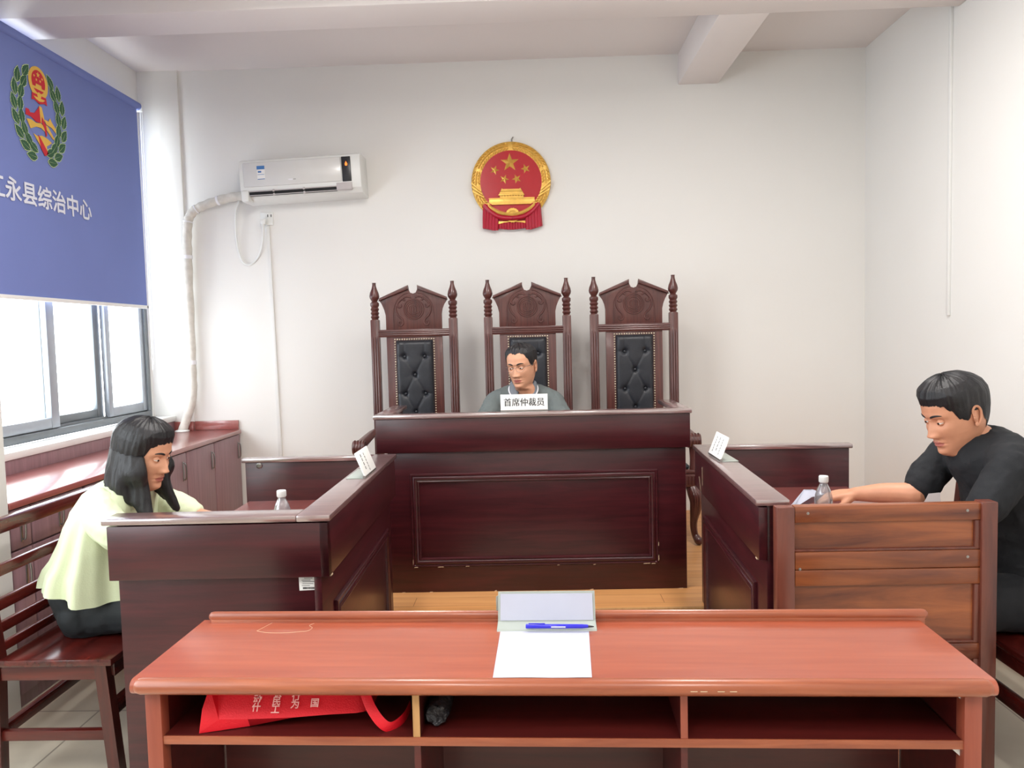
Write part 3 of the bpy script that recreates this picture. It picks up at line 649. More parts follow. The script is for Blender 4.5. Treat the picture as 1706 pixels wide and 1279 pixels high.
    for j in range(nz + 1):
        for i in range(nx + 1):
            x = -0.122 + 0.244 * i / nx; z = 0.50 + 0.772 * j / nz
            ex = min(x + 0.122, 0.122 - x) / 0.03; ez = min(z - 0.50, 1.272 - z) / 0.03
            h = 0.034 * math.sqrt(max(0, 1 - max(0, 1 - ex) ** 2)) * math.sqrt(max(0, 1 - max(0, 1 - ez) ** 2))
            for bx, bz in btn:
                d2 = (x - bx) ** 2 + (z - bz) ** 2; h -= 0.016 * math.exp(-d2 / (2 * 0.011 ** 2)) + 0.004 * math.exp(-d2 / (2 * 0.028 ** 2))
            for a, c in links:
                ax, az = btn[a]; cx, cz = btn[c]; L2 = (cx - ax) ** 2 + (cz - az) ** 2
                tt = max(0, min(1, ((x - ax) * (cx - ax) + (z - az) * (cz - az)) / L2))
                dd = math.hypot(x - ax - tt * (cx - ax), z - az - tt * (cz - az)); h -= 0.0055 * math.exp(-dd / 0.006)
            for bx, bz in btn[:2]:
                if z > bz: h -= 0.004 * math.exp(-abs(x - bx * (1 + (z - bz) * 0.3)) / 0.006)
            for bx, bz in btn:
                if bx and abs(x) > abs(bx) and x * bx > 0: h -= 0.005 * math.exp(-abs(z - bz) / 0.006)
            vs.append((x, 0.013 - max(h, 0.0), z))
    b.raw(vs, [(j * (nx + 1) + i, j * (nx + 1) + i + 1, (j + 1) * (nx + 1) + i + 1, (j + 1) * (nx + 1) + i) for j in range(nz) for i in range(nx)])
    pad = b.build('back_pad', M['leather'], t, sharp=80)
    for bx, bz in btn:
        b = MB(); b.ball((bx, -0.006, bz), (0.009, 0.005, 0.009), 10); b.build('button', M['leather'], pad)
    b = MB()
    for k in range(17):
        x = -0.129 + 0.258 * k / 16; b.ball((x, 0.009, 1.279), (0.0052, 0.005, 0.0052), 8); b.ball((x, 0.009, 0.493), (0.0052, 0.005, 0.0052), 8)
    for k in range(1, 48):
        z = 0.493 + 0.786 * k / 48
        for sx in (-1, 1): b.ball((sx * 0.129, 0.009, z), (0.0052, 0.005, 0.0052), 8)
    b.build('nailhead_trim', M['brass'], pad)
    b = MB(); b.box(-0.29, 0.29, -0.46, -0.002, 0.43, 0.455, bev=0.006); sc_ = b.build('seat_board', M['chairX'], t)
    b = MB(); b.box(-0.26, 0.26, -0.44, -0.01, 0.455, 0.485, bev=0.013, seg=3); b.build('seat_pad', M['leather'], t)
    b = MB(); b.box(-0.315, 0.315, -0.475, -0.44, 0.355, 0.43, bev=0.004); b.box(-0.315, -0.285, -0.44, 0.0, 0.36, 0.43, bev=0.004); b.box(0.285, 0.315, -0.44, 0.0, 0.36, 0.43, bev=0.004)
    for k in range(34): b.tube([(-0.305 + k * 0.0185, -0.475, 0.368), (-0.305 + k * 0.0185, -0.475, 0.420)], 0.005, 6)
    for sx in (-1, 1):
        for k in range(22): b.tube([(sx * 0.315, -0.46 + k * 0.0205, 0.368), (sx * 0.315, -0.46 + k * 0.0205, 0.420)], 0.005, 6)
    b.build('fluted_apron', M['chairX'], t)
    for sx in (-1, 1):
        b = MB(); x0 = sx * 0.27
        b.limb([(x0, -0.43, 0.36), (x0 + sx * 0.018, -0.455, 0.31), (x0 + sx * 0.022, -0.46, 0.24), (x0 + sx * 0.012, -0.435, 0.13), (x0 + sx * 0.018, -0.44, 0.06), (x0 + sx * 0.035, -0.465, 0.026)], [0.036, 0.044, 0.036, 0.022, 0.020, 0.026], 14)
        for k in (-1, 0, 1):
            b.tube(catmull([(x0 + k * 0.012, -0.463, 0.36), (x0 + sx * 0.018 + k * 0.014, -0.496, 0.31), (x0 + sx * 0.022 + k * 0.012, -0.493, 0.24), (x0 + sx * 0.012 + k * 0.008, -0.455, 0.13), (x0 + sx * 0.018 + k * 0.008, -0.458, 0.06)], 5), 0.005, 6)
        b.build('front_leg', M['chair'], t)
        b = MB(); b.limb([(sx * 0.27, -0.01, 0.675), (sx * 0.278, -0.15, 0.668), (sx * 0.286, -0.33, 0.648), (sx * 0.29, -0.42, 0.632)], [0.028, 0.032, 0.036, 0.038], 12, flat=(0.75, 1.0), upv=(0, 0, 1))
        b.tube([(sx * 0.29 - 0.037, -0.43, 0.627), (sx * 0.29 + 0.037, -0.43, 0.627)], 0.042, 18)
        for k in range(4): b.tube([(sx * 0.29 - 0.027 + k * 0.018, -0.43 - 0.042 * math.sin(a), 0.627 + 0.042 * math.cos(a)) for a in [x * 0.25 for x in range(-1, 11)]], 0.0055, 6)
        b.build('arm', M['chair'], t)
        b = MB(); b.limb([(sx * 0.285, -0.42, 0.60), (sx * 0.285, -0.425, 0.52), (sx * 0.287, -0.43, 0.44)], [0.024, 0.02, 0.026], 12)
        b.build('arm_support', M['chair'], t)
    return t
ch = make_chair('tall carved chair with black tufted leather back on the left, behind the empty bench end by the window')
ch.location = (-0.776, 5.05, 0.2)
c2 = copy_tree(ch); c2.location = (-0.0275, 5.06, 0.2); c2['label'] = 'tall carved chair in which the man in glasses sits'
c3 = copy_tree(ch); c3.location = (0.669, 5.05, 0.2); c3.rotation_euler = (0, 0, 0.0); c3['label'] = 'tall carved chair with black tufted leather back on the right, its front leg showing past the bench'
ch['label'] = 'empty tall carved chair with black tufted leather back nearest the air conditioner'
c3['label'] = 'empty tall carved chair furthest from the air conditioner, its curved front leg showing'

# ================================================================== the bench
def moulding(mb, u0, u1, v0, v1, F, prof, mi=0):
    """mitred picture-frame moulding; prof: [(inset, height)]"""
    rings = []
    for d, h in prof: rings.append([F @ Vector(p) for p in ((u0 + d, v0 + d, h), (u1 - d, v0 + d, h), (u1 - d, v1 - d, h), (u0 + d, v1 - d, h))])
    mb.loft(rings, mi, cap=False)
PROF = [(0, 0), (0, 0.008), (0.004, 0.013), (0.010, 0.013), (0.013, 0.009), (0.017, 0.014), (0.024, 0.016), (0.030, 0.012), (0.034, 0.008), (0.038, 0.011), (0.044, 0.009), (0.047, 0.0)]
bn = thing('judges_bench', 'long dark mahogany bench with a framed front panel, standing on the wooden platform', 'bench desk', (0, 4.0, 0.2))
b = MB(); b.box(-0.738, 0.748, 3.80, 3.825, 0.2, 0.93, bev=0.003); fpn = b.build('front_panel', M['mahog'], bn, w=True)
F = wall_frame(0, 3.80, 0)
b = MB(); moulding(b, -0.627, 0.606, 0.332, 0.806, F, PROF); mo = b.build('panel_moulding', M['mahog'], fpn, w=True, sharp=50)
b = MB()
for (u, v, l, h) in ((-0.62, 0.331, 0.02, 0.004), (-0.50, 0.331, 0.03, 0.004), (-0.36, 0.333, 0.02, 0.003), (0.10, 0.332, 0.012, 0.003), (0.28, 0.331, 0.012, 0.004), (0.53, 0.332, 0.035, 0.004), (0.604, 0.345, 0.004, 0.03), (0.605, 0.42, 0.003, 0.02), (-0.625, 0.345, 0.003, 0.03), (0.57, 0.331, 0.02, 0.003)):
    b.poly([(u, v), (u + l, v + h * 0.3), (u + l * 0.9, v + h), (u + l * 0.2, v + h * 0.8)], F, 0, 0.0132)
for (u, v, l, h) in ((-0.55, 0.2, 0.02, 0.004), (-0.22, 0.2, 0.014, 0.006), (0.26, 0.2, 0.02, 0.005), (-0.69, 0.2, 0.02, 0.003), (0.7, 0.2, 0.03, 0.003)):
    b.poly([(u, v), (u + l, v), (u + l * 0.9, v + h), (u + l * 0.3, v + h * 0.8)], F, 0, 0.0006)
b.build('paint_chip', M['chip'], fpn, w=True)
for xa in (-0.738, 0.723):
    b = MB(); b.box(xa, xa + 0.025, 3.825, 4.30, 0.2, 0.93, bev=0.002); b.build('side_panel', M['mahogY'], bn, w=True)
b = MB(); b.box(-0.785, 0.765, 3.768, 3.80, 0.916, 1.085, bev=0.003); b.build('apron', M['mahog'], bn, w=True)
for xa, xb in ((-0.785, -0.738), (0.748, 0.765)):
    b = MB(); b.box(xa, xb, 3.80, 4.30, 0.916, 1.085, bev=0.003); b.build('side_apron', M['mahogY'], bn, w=True)
b = MB(); b.box(-0.738, 0.748, 3.80, 3.825, 0.93, 1.085); b.build('inner_backing', M['mahog'], bn, w=True)
b = MB(); b.box(-0.796, 0.773, 3.757, 3.842, 1.085, 1.107, bev=0.005); b.box(-0.796, -0.715, 3.842, 4.31, 1.085, 1.107, bev=0.005); b.box(0.695, 0.773, 3.842, 4.31, 1.085, 1.107, bev=0.005)
b.build('ledge', M['cap'], bn, w=True)
b = MB(); b.box(-0.713, 0.723, 3.825, 4.30, 0.87, 0.895, bev=0.003); b.build('inner_desktop', M['mahog'], bn, w=True)

def t_sign(name, label, loc, rz, cardw, cardh, lean):
    """white table sign; local: card faces -y, base behind it"""
    t = thing(name, label, 'name plate', loc, rz)
    b = MB(); b.box(-cardw / 2, cardw / 2, 0.0, 0.075, 0.0, 0.003, bev=0.001); b.build('base_plate', M['acrylic'], t)
    b = MB(); b.tube([(-cardw / 2 - 0.001, 0.004, 0.006), (cardw / 2 + 0.001, 0.004, 0.006)], 0.0058, 12); b.build('hinge_bar', M['steel'], t)
    Fm = frame((0, -0.001, 0.008), (1, 0, 0), (0, lean, 1)); 
    b = MB(); b.poly([(-cardw / 2, 0), (cardw / 2, 0), (cardw / 2, cardh), (-cardw / 2, cardh)], Fm, -0.005, 0.0, bev=0.001); cd = b.build('card', M['card'], t)
    return t, cd, Fm
np_, cd, Fm = t_sign('name_plate', 'white name plate with black lettering standing before the man in glasses', (-0.047, 3.80, 1.107), 0, 0.234, 0.078, 0.06)
b = MB()
for du, dd in ((-0.0005, 0.0007), (0.0005, 0.0008), (0.0, 0.0009)): b.text('首席仲裁员', 0.0435, Fm @ Matrix.Translation((du, 0.036, 0)), dd, sx=0.94)
b.build('lettering', M['black'], cd)

# ================================================================== parties' desks
def party_desk(label, loc, rz, sx, near, length, mould, width):
    t = thing('party_desk', label, 'desk', loc, rz)
    def bx(b, x0, x1, *a, **k):
        xa, xb = sorted((sx * x0, sx * x1)); b.box(xa, xb, *a, **k)
    L = length
    b = MB(); bx(b, 0.032, 0.056, 0.012, L, 0, 0.93, bev=0.003); ip = b.build('inner_panel', M['mahogY'], t)
    b = MB(); bx(b, 0.004, 0.032, 0.0, L, 0.755, 0.925, bev=0.003); b.build('inner_apron', M['mahogY'], t)
    Fi = frame((sx * 0.032, 0, 0), (0, -sx, 0), (0, 0, 1))
    u = sorted((-sx * mould[0], -sx * mould[1]))
    b = MB(); moulding(b, u[0], u[1], mould[2], mould[3], Fi, PROF); b.build('panel_moulding', M['mahogY'], ip, sharp=50)
    b = MB()
    for (y, z, ln) in ((0.02, 0.752, 0.02), (0.5, 0.9285, 0.03), (0.62, 0.9285, 0.02), (0.36, 0.9285, 0.03), (0.9, 0.9285, 0.05), (0.2, 0.9285, 0.012)):
        bx(b, -0.0015 if z > 0.9 else 0.0028, 0.01, y, y + ln, z, z + 0.004)
    if not near:
        for p, q in (((1.10, 0.80), (1.06, 0.74)), ((1.02, 0.855), (1.015, 0.775))):
            b.poly([(-sx * p[0], p[1] + 0.02), (-sx * p[0] + 0.002, p[1] + 0.02), (-sx * q[0] + 0.002, q[1] + 0.02), (-sx * q[0], q[1] + 0.02)], Fi, 0.0275, 0.0285)
    b.build('paint_chip', M['chip'], t)
    b = MB(); bx(b, 0.056, width, L - 0.035, L, 0, 0.93, bev=0.003); farp = b.build('far_panel', M['mahog'], t)
    b = MB()
    bx(b, -0.006, 0.098, -0.008, L + 0.004, 0.93, 0.95, bev=0.004)
    bx(b, 0.098, width + 0.012, L - 0.05, L + 0.004, 0.93, 0.95, bev=0.004)
    if near: bx(b, 0.098, width + 0.012, -0.008, 0.085, 0.93, 0.95, bev=0.004)
    b.build('ledge', M['cap'], t)
    b = MB(); bx(b, 0.056, width - 0.01, 0.06, L - 0.035, 0.725, 0.75, bev=0.003); b.build('desktop', M['worktop'], t)
    if near:
        b = MB(); bx(b, 0.056, width - 0.012, 0.032, 0.056, 0, 0.93, bev=0.003); npn = b.build('near_panel', M['mahog'], t)
        b = MB(); bx(b, 0.004, width, 0.0, 0.032, 0.755, 0.925, bev=0.003); b.build('near_apron', M['mahog'], t)
        return t, ip, farp, npn
    return t, ip, farp, None
dl, ip, farp, npn = party_desk('dark mahogany three-sided desk with a barcode sticker beside the person in pale green', (-0.637, 2.31, 0), 0.009, -1, True, 1.215, (0.15, 1.10, 0.06, 0.63), 0.69)
b = MB(); b.lathe([(0.014, 0.0), (0.014, 0.004), (0.009, 0.006), (0.008, 0.003)], (0, 0, 0), 16, mtx=wall_frame(-0.625, 1.18, 0.915)); b.build('lock', M['steel'], farp)
b = MB(); b.poly([(-0.108, 0.704), (-0.046, 0.706), (-0.046, 0.748), (-0.109, 0.747)], wall_frame(0, 0.032, 0), 0, 0.0008); st = b.build('asset_sticker', M['card'], npn)
b = MB(); Fs = wall_frame(0, 0.0312, 0)
for (u0, u1, v) in ((-0.092, -0.066, 0.742), (-0.1, -0.072, 0.736), (-0.098, -0.054, 0.731), (-0.098, -0.064, 0.725), (-0.1, -0.075, 0.719)): b.poly([(u0, v), (u1, v), (u1, v + 0.0018), (u0, v + 0.0018)], Fs, 0, 0.0004, mi=1)
x = -0.097
for k in range(20):
    w_ = random.choice((0.0008, 0.0014, 0.002)); b.poly([(x, 0.7085), (x + w_, 0.7085), (x + w_, 0.715), (x, 0.715)], Fs, 0, 0.0004, mi=0); x += w_ + random.choice((0.0006, 0.001))
b.build('sticker_print', [M['black'], M['ink_grey']], st)
dr, ip2, farp2, _ = party_desk('dark mahogany desk with a plain ledge in front of the man in black', (0.695, 2.405, 0), -0.0455, 1, False, 1.215, (0.14, 1.10, 0.06, 0.64), 0.70)

# side name plates: vertical columns of small illegible characters
def side_plate(label, x, y, sx, cols, seed):
    t, cd, Fm = t_sign('name_plate', label, (x, y, 0.95), sx * PI / 2, 0.205, 0.098, 0.40)
    rnd = random.Random(seed); b = MB()
    for (u, n, sz) in cols:
        for k in range(n):
            v = 0.078 - k * sz * 1.12
            for q in range(3): b.poly([(u - sz * 0.42, v - sz * (0.38 - q * 0.3)), (u + sz * 0.42, v - sz * (0.38 - q * 0.3)), (u + sz * 0.42, v - sz * (0.38 - q * 0.3) + sz * 0.13), (u - sz * 0.42, v - sz * (0.38 - q * 0.3) + sz * 0.13)], Fm, 0, 0.0005)
            for q in range(2):
                c = u + (rnd.random() - 0.5) * sz * 0.6; b.poly([(c - sz * 0.06, v - sz * 0.42), (c + sz * 0.06, v - sz * 0.42), (c + sz * 0.06, v + sz * 0.4), (c - sz * 0.06, v + sz * 0.4)], Fm, 0, 0.0005)
    b.build('lettering', M['ink_grey'], cd); return t
side_plate('white name plate with two columns of print beside the person in pale green', -0.652, 3.005, 1, ((-0.045, 4, 0.015), (0.005, 6, 0.0115)), 3)
side_plate('white name plate with three columns of print before the man in black', 0.752, 3.22, -1, ((-0.055, 6, 0.0105), (-0.005, 4, 0.014), (0.045, 6, 0.0105)), 5)

# ================================================================== bottles and papers on the desks
def bottle(label, loc):
    t = thing('water_bottle', label, 'bottle', loc, group='clear water bottles with white caps')
    b = MB(); b.lathe([(0.028, 0.0), (0.032, 0.006), (0.032, 0.05), (0.030, 0.056), (0.032, 0.062), (0.032, 0.10), (0.030, 0.115), (0.024, 0.135), (0.0165, 0.150), (0.0135, 0.157), (0.0135, 0.165), (0.012, 0.165), (0.012, 0.157), (0.015, 0.149), (0.0225, 0.134), (0.0285, 0.114), (0.0305, 0.10), (0.0305, 0.06), (0.0285, 0.056), (0.0305, 0.05), (0.0305, 0.008), (0.0265, 0.002)], (0, 0, 0), 28)
    b.build('bottle_body', M['clear'], t, sharp=60)
    b = MB(); b.lathe([(0.0155, 0.162), (0.0165, 0.164), (0.0165, 0.184), (0.0155, 0.186), (0.01, 0.1865)], (0, 0, 0), 24)
    for k in range(24): a = 2 * PI * k / 24; b.box(0.0162, 0.0172, -0.0008, 0.0008, 0.165, 0.183, mtx=Matrix.Rotation(a, 4, 'Z'))
    b.build('cap', M['white_plastic'], t)
    return t
b1 = bottle('clear water bottle with a white cap beside the hand of the man in black', (1.068, 2.85, 0.75))
b2 = copy_tree(b1); b2.location = (-0.937, 2.78, 0.75); b2['label'] = 'clear water bottle with a white cap inside the desk of the person in pale green'

# ================================================================== panelled wooden screen
sp = thing('wooden_screen', 'orange-brown panelled wooden screen closing the near side of the desk of the man in black', 'screen', (1.08, 2.36, 0))
Y0 = 2.345
b = MB(); b.box(1.35, 1.398, Y0 - 0.012, Y0 + 0.035, 0, 0.944, bev=0.004); b.build('end_stile', M['screenZ'], sp, w=True)
b = MB(); b.box(0.735, 0.79, Y0 - 0.006, Y0 + 0.035, 0, 0.938, bev=0.004); b.build('inner_stile', M['screenZ'], sp, w=True)
for z0, z1 in ((0.888, 0.940), (0.742, 0.797), (0.69, 0.741), (0.455, 0.505), (0.0, 0.09)):
    b = MB(); b.box(0.79, 1.352, Y0 - 0.004, Y0 + 0.03, z0, z1, bev=0.004); b.build('rail', M['screen'], sp, w=True)
for z0, z1 in ((0.797, 0.888), (0.505, 0.69), (0.09, 0.455)):
    b = MB(); b.box(0.79, 1.352, Y0 + 0.008, Y0 + 0.026, z0, z1); pn = b.build('panel', M['screen'], sp, w=True)
    b = MB(); b.poly([(1.334, z0), (1.352, z0), (1.352, z1), (1.334, z1)], wall_frame(0, Y0 + 0.008, 0), 0, 0.01, bev=0.004)
    b.poly([(0.79, z0), (1.338, z0), (1.338, z0 + 0.008), (0.79, z0 + 0.008)], wall_frame(0, Y0 + 0.008, 0), 0, 0.009, bev=0.003)
    b.build('bead', M['screenZ'], pn, w=True)
b = MB()
for (u, v) in ((0.83, 0.918), (1.31, 0.918), (0.805, 0.745), (1.312, 0.775)): b.lathe([(0.0045, 0), (0.0045, 0.0008), (0.002, 0.0012)], (0, 0, 0), 10, mtx=wall_frame(u, Y0 - 0.004, v))
b.build('nail_head', M['steel'], sp, w=True)

# ================================================================== near desk
nd = thing('front_desk', 'orange-red wooden desk with open shelves in the foreground', 'desk', (0.025, 1.742, 0), -0.0323)
def bullnose(y, z, r, s): return [(y + r * math.cos(a) * s, z + r * math.sin(a)) for a in [(-0.5 + k / 8) * PI for k in range(9)]]
pts = [(0.176, 0.76)] + [(-p[0], p[1]) for p in bullnose(0.165, 0.7435, 0.0165, 1)][::-1] + [(0.176, 0.727)]
b = MB(); b.poly(pts, frame((-0.905, 0, 0), (0, 1, 0), (0, 0, 1)), 0, 1.81); tp = b.build('desktop', M['tabletop'], nd, sharp=40)
b = MB()
b.limb([(-0.885, -0.168, 0.7435), (0.885, -0.168, 0.7435)], [0.0178, 0.0178], 14, sub=2); b.build('front_edging', M['tableedge'], tp)
b = MB(); b.limb([(-0.875, 0.168, 0.772), (0.915, 0.168, 0.772)], [0.0135, 0.0135], 12, sub=2, flat=(1.0, 0.8)); b.box(-0.88, 0.918, 0.158, 0.178, 0.74, 0.768, bev=0.002); b.build('back_lip', M['tableedge'], tp)
b = MB()
b.tube([(-0.735, 0.10, 0.7602), (-0.716, 0.154, 0.7602)], 0.0005, 5); b.build('chalk_scratch', M['chip'], tp); b = MB(); b.tube(catmull([(-0.735, 0.10, 0.7602), (-0.70, 0.088, 0.7602), (-0.655, 0.088, 0.7602), (-0.622, 0.095, 0.7602)], 6), 0.0005, 5)
b.tube(catmull([(-0.622, 0.095, 0.7602), (-0.605, 0.10, 0.7602), (-0.60, 0.12, 0.7602), (-0.612, 0.135, 0.7602), (-0.605, 0.15, 0.7602)], 5), 0.0005, 5)
b.build('chalk_scratch', M['chip'], tp)
b = MB()
for u in (0.29, 0.31, 0.345, 0.37): b.box(u, u + 0.014, -0.1868, -0.183, 0.7415, 0.7427)
b.build('paint_chip', M['chip'], tp)
for x0, x1 in ((-0.888, -0.852), (0.852, 0.888)):
    b = MB(); b.box(x0, x1, -0.155, -0.12, 0, 0.727, bev=0.003); u_ = b.build('upright', M['tableup'], nd)
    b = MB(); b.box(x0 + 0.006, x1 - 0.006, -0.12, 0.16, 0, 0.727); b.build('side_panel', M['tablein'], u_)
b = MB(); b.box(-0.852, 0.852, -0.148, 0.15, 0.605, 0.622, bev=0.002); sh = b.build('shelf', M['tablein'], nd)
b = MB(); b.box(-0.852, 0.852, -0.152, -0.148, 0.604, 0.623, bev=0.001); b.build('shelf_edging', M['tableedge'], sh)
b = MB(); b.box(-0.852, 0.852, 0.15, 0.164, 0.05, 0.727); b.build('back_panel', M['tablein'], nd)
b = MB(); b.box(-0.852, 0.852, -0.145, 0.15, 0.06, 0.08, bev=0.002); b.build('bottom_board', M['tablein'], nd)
for x, mm in ((-0.289, M['rawedge']), (0.282, M['tableup'])):
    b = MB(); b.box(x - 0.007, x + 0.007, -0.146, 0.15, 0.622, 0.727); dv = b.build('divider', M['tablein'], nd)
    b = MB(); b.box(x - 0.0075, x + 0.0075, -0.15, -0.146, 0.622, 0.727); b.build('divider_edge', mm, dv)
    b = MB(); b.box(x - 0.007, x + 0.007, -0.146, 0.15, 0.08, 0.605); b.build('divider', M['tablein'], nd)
for z0, s_ in ((0.727, -1), (0.605, -1)):
    b = MB(); b.poly([(0.852, z0), (0.828, z0), (0.852, z0 - 0.022)], wall_frame(0, -0.12, 0), 0, 0.018); b.build('corner_bracket', M['white_plastic'], nd)

# sign holder, paper, pen on the near desk
sg = thing('sign_holder', 'blank frosted white sign holder standing at the back of the front desk', 'sign holder', (0.02, 1.88, 0.76), -0.02)
b = MB(); b.poly([(-0.045, 0.0), (-0.042, 0.004), (0.003, 0.008), (0.034, 0.074), (0.037, 0.073), (0.008, 0.0)], frame((-0.122, 0, 0), (0, 1, 0), (0, 0, 1)), 0, 0.244, bev=0.0); b.build('folded_plate', M['acrylic'], sg)
b = MB(); b.poly([(-0.116, 0.004), (0.116, 0.004), (0.116, 0.069), (-0.116, 0.069)], frame((0, 0.0015, 0.006), (1, 0, 0), (0, 0.4, 0.91)), 0, 0.0006); b.build('blank_insert', M['paper'], sg)
b = MB(); b.poly([(-0.122, -0.0), (-0.122, 0.064), (-0.128, 0.06), (-0.128, 0.0)], frame((0, 0.036, 0.0), (1, 0, 0), (0, 0.0, 1)), 0, 0.002); b.build('back_leg', M['acrylic'], sg)
t = thing('paper_sheet', 'white sheet of paper lying in front of the sign holder on the front desk', 'paper', (0.01, 1.70, 0.7602))
b = MB(); nx, ny = 10, 12; c4 = [(-0.1, 1.583), (0.109, 1.577), (0.122, 1.845), (-0.094, 1.848)]; vs = []
for j in range(ny + 1):
    for i in range(nx + 1):
        s_, q = i / nx, j / ny
        x = (c4[0][0] * (1 - s_) + c4[1][0] * s_) * (1 - q) + (c4[3][0] * (1 - s_) + c4[2][0] * s_) * q
        y = (c4[0][1] * (1 - s_) + c4[1][1] * s_) * (1 - q) + (c4[3][1] * (1 - s_) + c4[2][1] * s_) * q
        vs.append((x, y, 0.7606 + 0.0006 * math.sin(s_ * 5 + q * 3) ** 2 * (1 - q)))
fs = [(j * (nx + 1) + i, j * (nx + 1) + i + 1, (j + 1) * (nx + 1) + i + 1, (j + 1) * (nx + 1) + i) for j in range(ny) for i in range(nx)]
b.raw(vs, fs); b.build('sheet', M['paper'], t, w=True)
t = thing('ballpoint_pen', 'blue ballpoint pen lying across the foot of the sign holder', 'pen', (0.05, 1.835, 0.7665), -0.04)
b = MB(); b.tube([(-0.082, 0, 0.006), (-0.08, 0, 0.006), (0.055, 0, 0.006), (0.07, 0, 0.006)], [0.0045, 0.0056, 0.0052, 0.004], 12); pb = b.build('barrel', M['blue_pen'], t)
b = MB(); b.box(-0.075, -0.035, -0.0015, 0.0015, 0.0115, 0.0135, bev=0.0005); b.build('clip', M['blue_pen'], pb)
b = MB(); b.box(-0.02, 0.015, -0.0060, -0.0045, 0.005, 0.0072); b.build('pen_print', M['card'], pb)
b = MB(); b.tube([(0.07, 0, 0.006), (0.08, 0, 0.0055), (0.084, 0, 0.0052)], [0.0035, 0.002, 0.001], 10); b.build('tip', M['dark_plastic'], t)

# red bag and wrapped roll in the shelf
bg_ = thing('tote_bag', 'red non-woven tote bag with pale lettering folded flat in the shelf of the front desk', 'bag', (-0.55, 1.70, 0.622), -0.0323)
# local: x along the desk, y depth, z above the shelf
b = MB()
lo = [(-0.203, -0.08, 0.001), (-0.10, -0.05, 0.003), (0.0, -0.02, 0.010), (0.075, -0.01, 0.020), (0.145, -0.005, 0.022), (0.158, 0.0, 0.012), (0.165, 0.02, 0.02)]
fold = [(-0.165, -0.062, 0.024), (-0.10, -0.060, 0.024), (0.0, -0.056, 0.026), (0.075, -0.050, 0.030), (0.14, -0.042, 0.030), (0.155, -0.036, 0.030), (0.165, -0.026, 0.032)]
back = [(-0.19, -0.01, 0.092), (-0.10, -0.012, 0.092), (0.0, -0.010, 0.092), (0.075, -0.006, 0.092), (0.14, 0.0, 0.092), (0.15, 0.004, 0.090), (0.155, 0.01, 0.088)]
rear = [(-0.19, 0.10, 0.004)] + [(p[0], 0.10, 0.004) for p in back[1:]]
b.loft([lo, fold, back, rear], cap=False, closed=False)
b.raw([lo[0], fold[0], back[0], rear[0], (-0.199, -0.068, 0.05), (-0.193, -0.04, 0.088)], [(0, 4, 1), (4, 5, 1), (1, 5, 2), (0, 3, 2, 5, 4)])
b.raw([lo[-1], fold[-1], back[-1], rear[-1]], [(0, 1, 2, 3)])
b.build('bag_body', M['bag'], bg_, sharp=25)
def bag_pt(s_, q):   # on the printed face between fold and back
    f = s_ * (len(fold) - 1); i = min(int(f), len(fold) - 2); a = f - i
    p0 = Vector(fold[i]).lerp(Vector(fold[i + 1]), a); p1 = Vector(back[i]).lerp(Vector(back[i + 1]), a); return p0.lerp(p1, q)
Fb = frame((0, -0.0585, 0.026), (1, 0.02, 0), (0.0, 0.047, 0.067))
b = MB()
for txt, u, v in (('动\n什', -0.084, 0.030), ('农\n民\n工', -0.040, 0.034), ('行\n为', 0.003, 0.036), ('国', 0.047, 0.030)):
    b.text(txt, 0.020, Fb @ Matrix.Translation((u, v, 0.0016)), 0.0006, bold=0.0004, line=0.86)
b.build('lettering', M['bag_ink'], bg_)
b = MB()
b.tube(catmull([(0.148, 0.04, 0.092), (0.155, -0.02, 0.085), (0.172, -0.05, 0.055), (0.20, -0.065, 0.022), (0.222, -0.06, 0.008), (0.245, -0.03, 0.014), (0.25, 0.02, 0.018)], 6), 0.011, 8, flat=(1.0, 0.12), upv=(0.9, 0, 0.3)); b.build('handle_strap', M['bag'], bg_)
t = thing('wrapped_roll', 'dark plastic-wrapped roll lying end-on in the middle shelf of the front desk', 'roll', (-0.228, 1.72, 0.622), -0.0323)
b = MB(); rings = []
for j, (y, rs) in enumerate(((-0.075, 0.6), (-0.078, 0.85), (-0.07, 0.98), (-0.05, 1.0), (0.02, 1.0), (0.11, 0.98), (0.115, 0.7))):
    rings.append([(0.0225 * 0 + 0.027 * rs * (1 + 0.03 * math.sin(k * 2.3 + j)) * math.cos(2 * PI * k / 22), y + 0.004 * math.sin(k * 1.7 + j * 2), 0.0285 + 0.0265 * rs * (1 + 0.03 * math.sin(k * 1.9 + j)) * math.sin(2 * PI * k / 22)) for k in range(22)])
b.loft(rings); b.build('wrapped_body', M['wrap'], t, sharp=60)

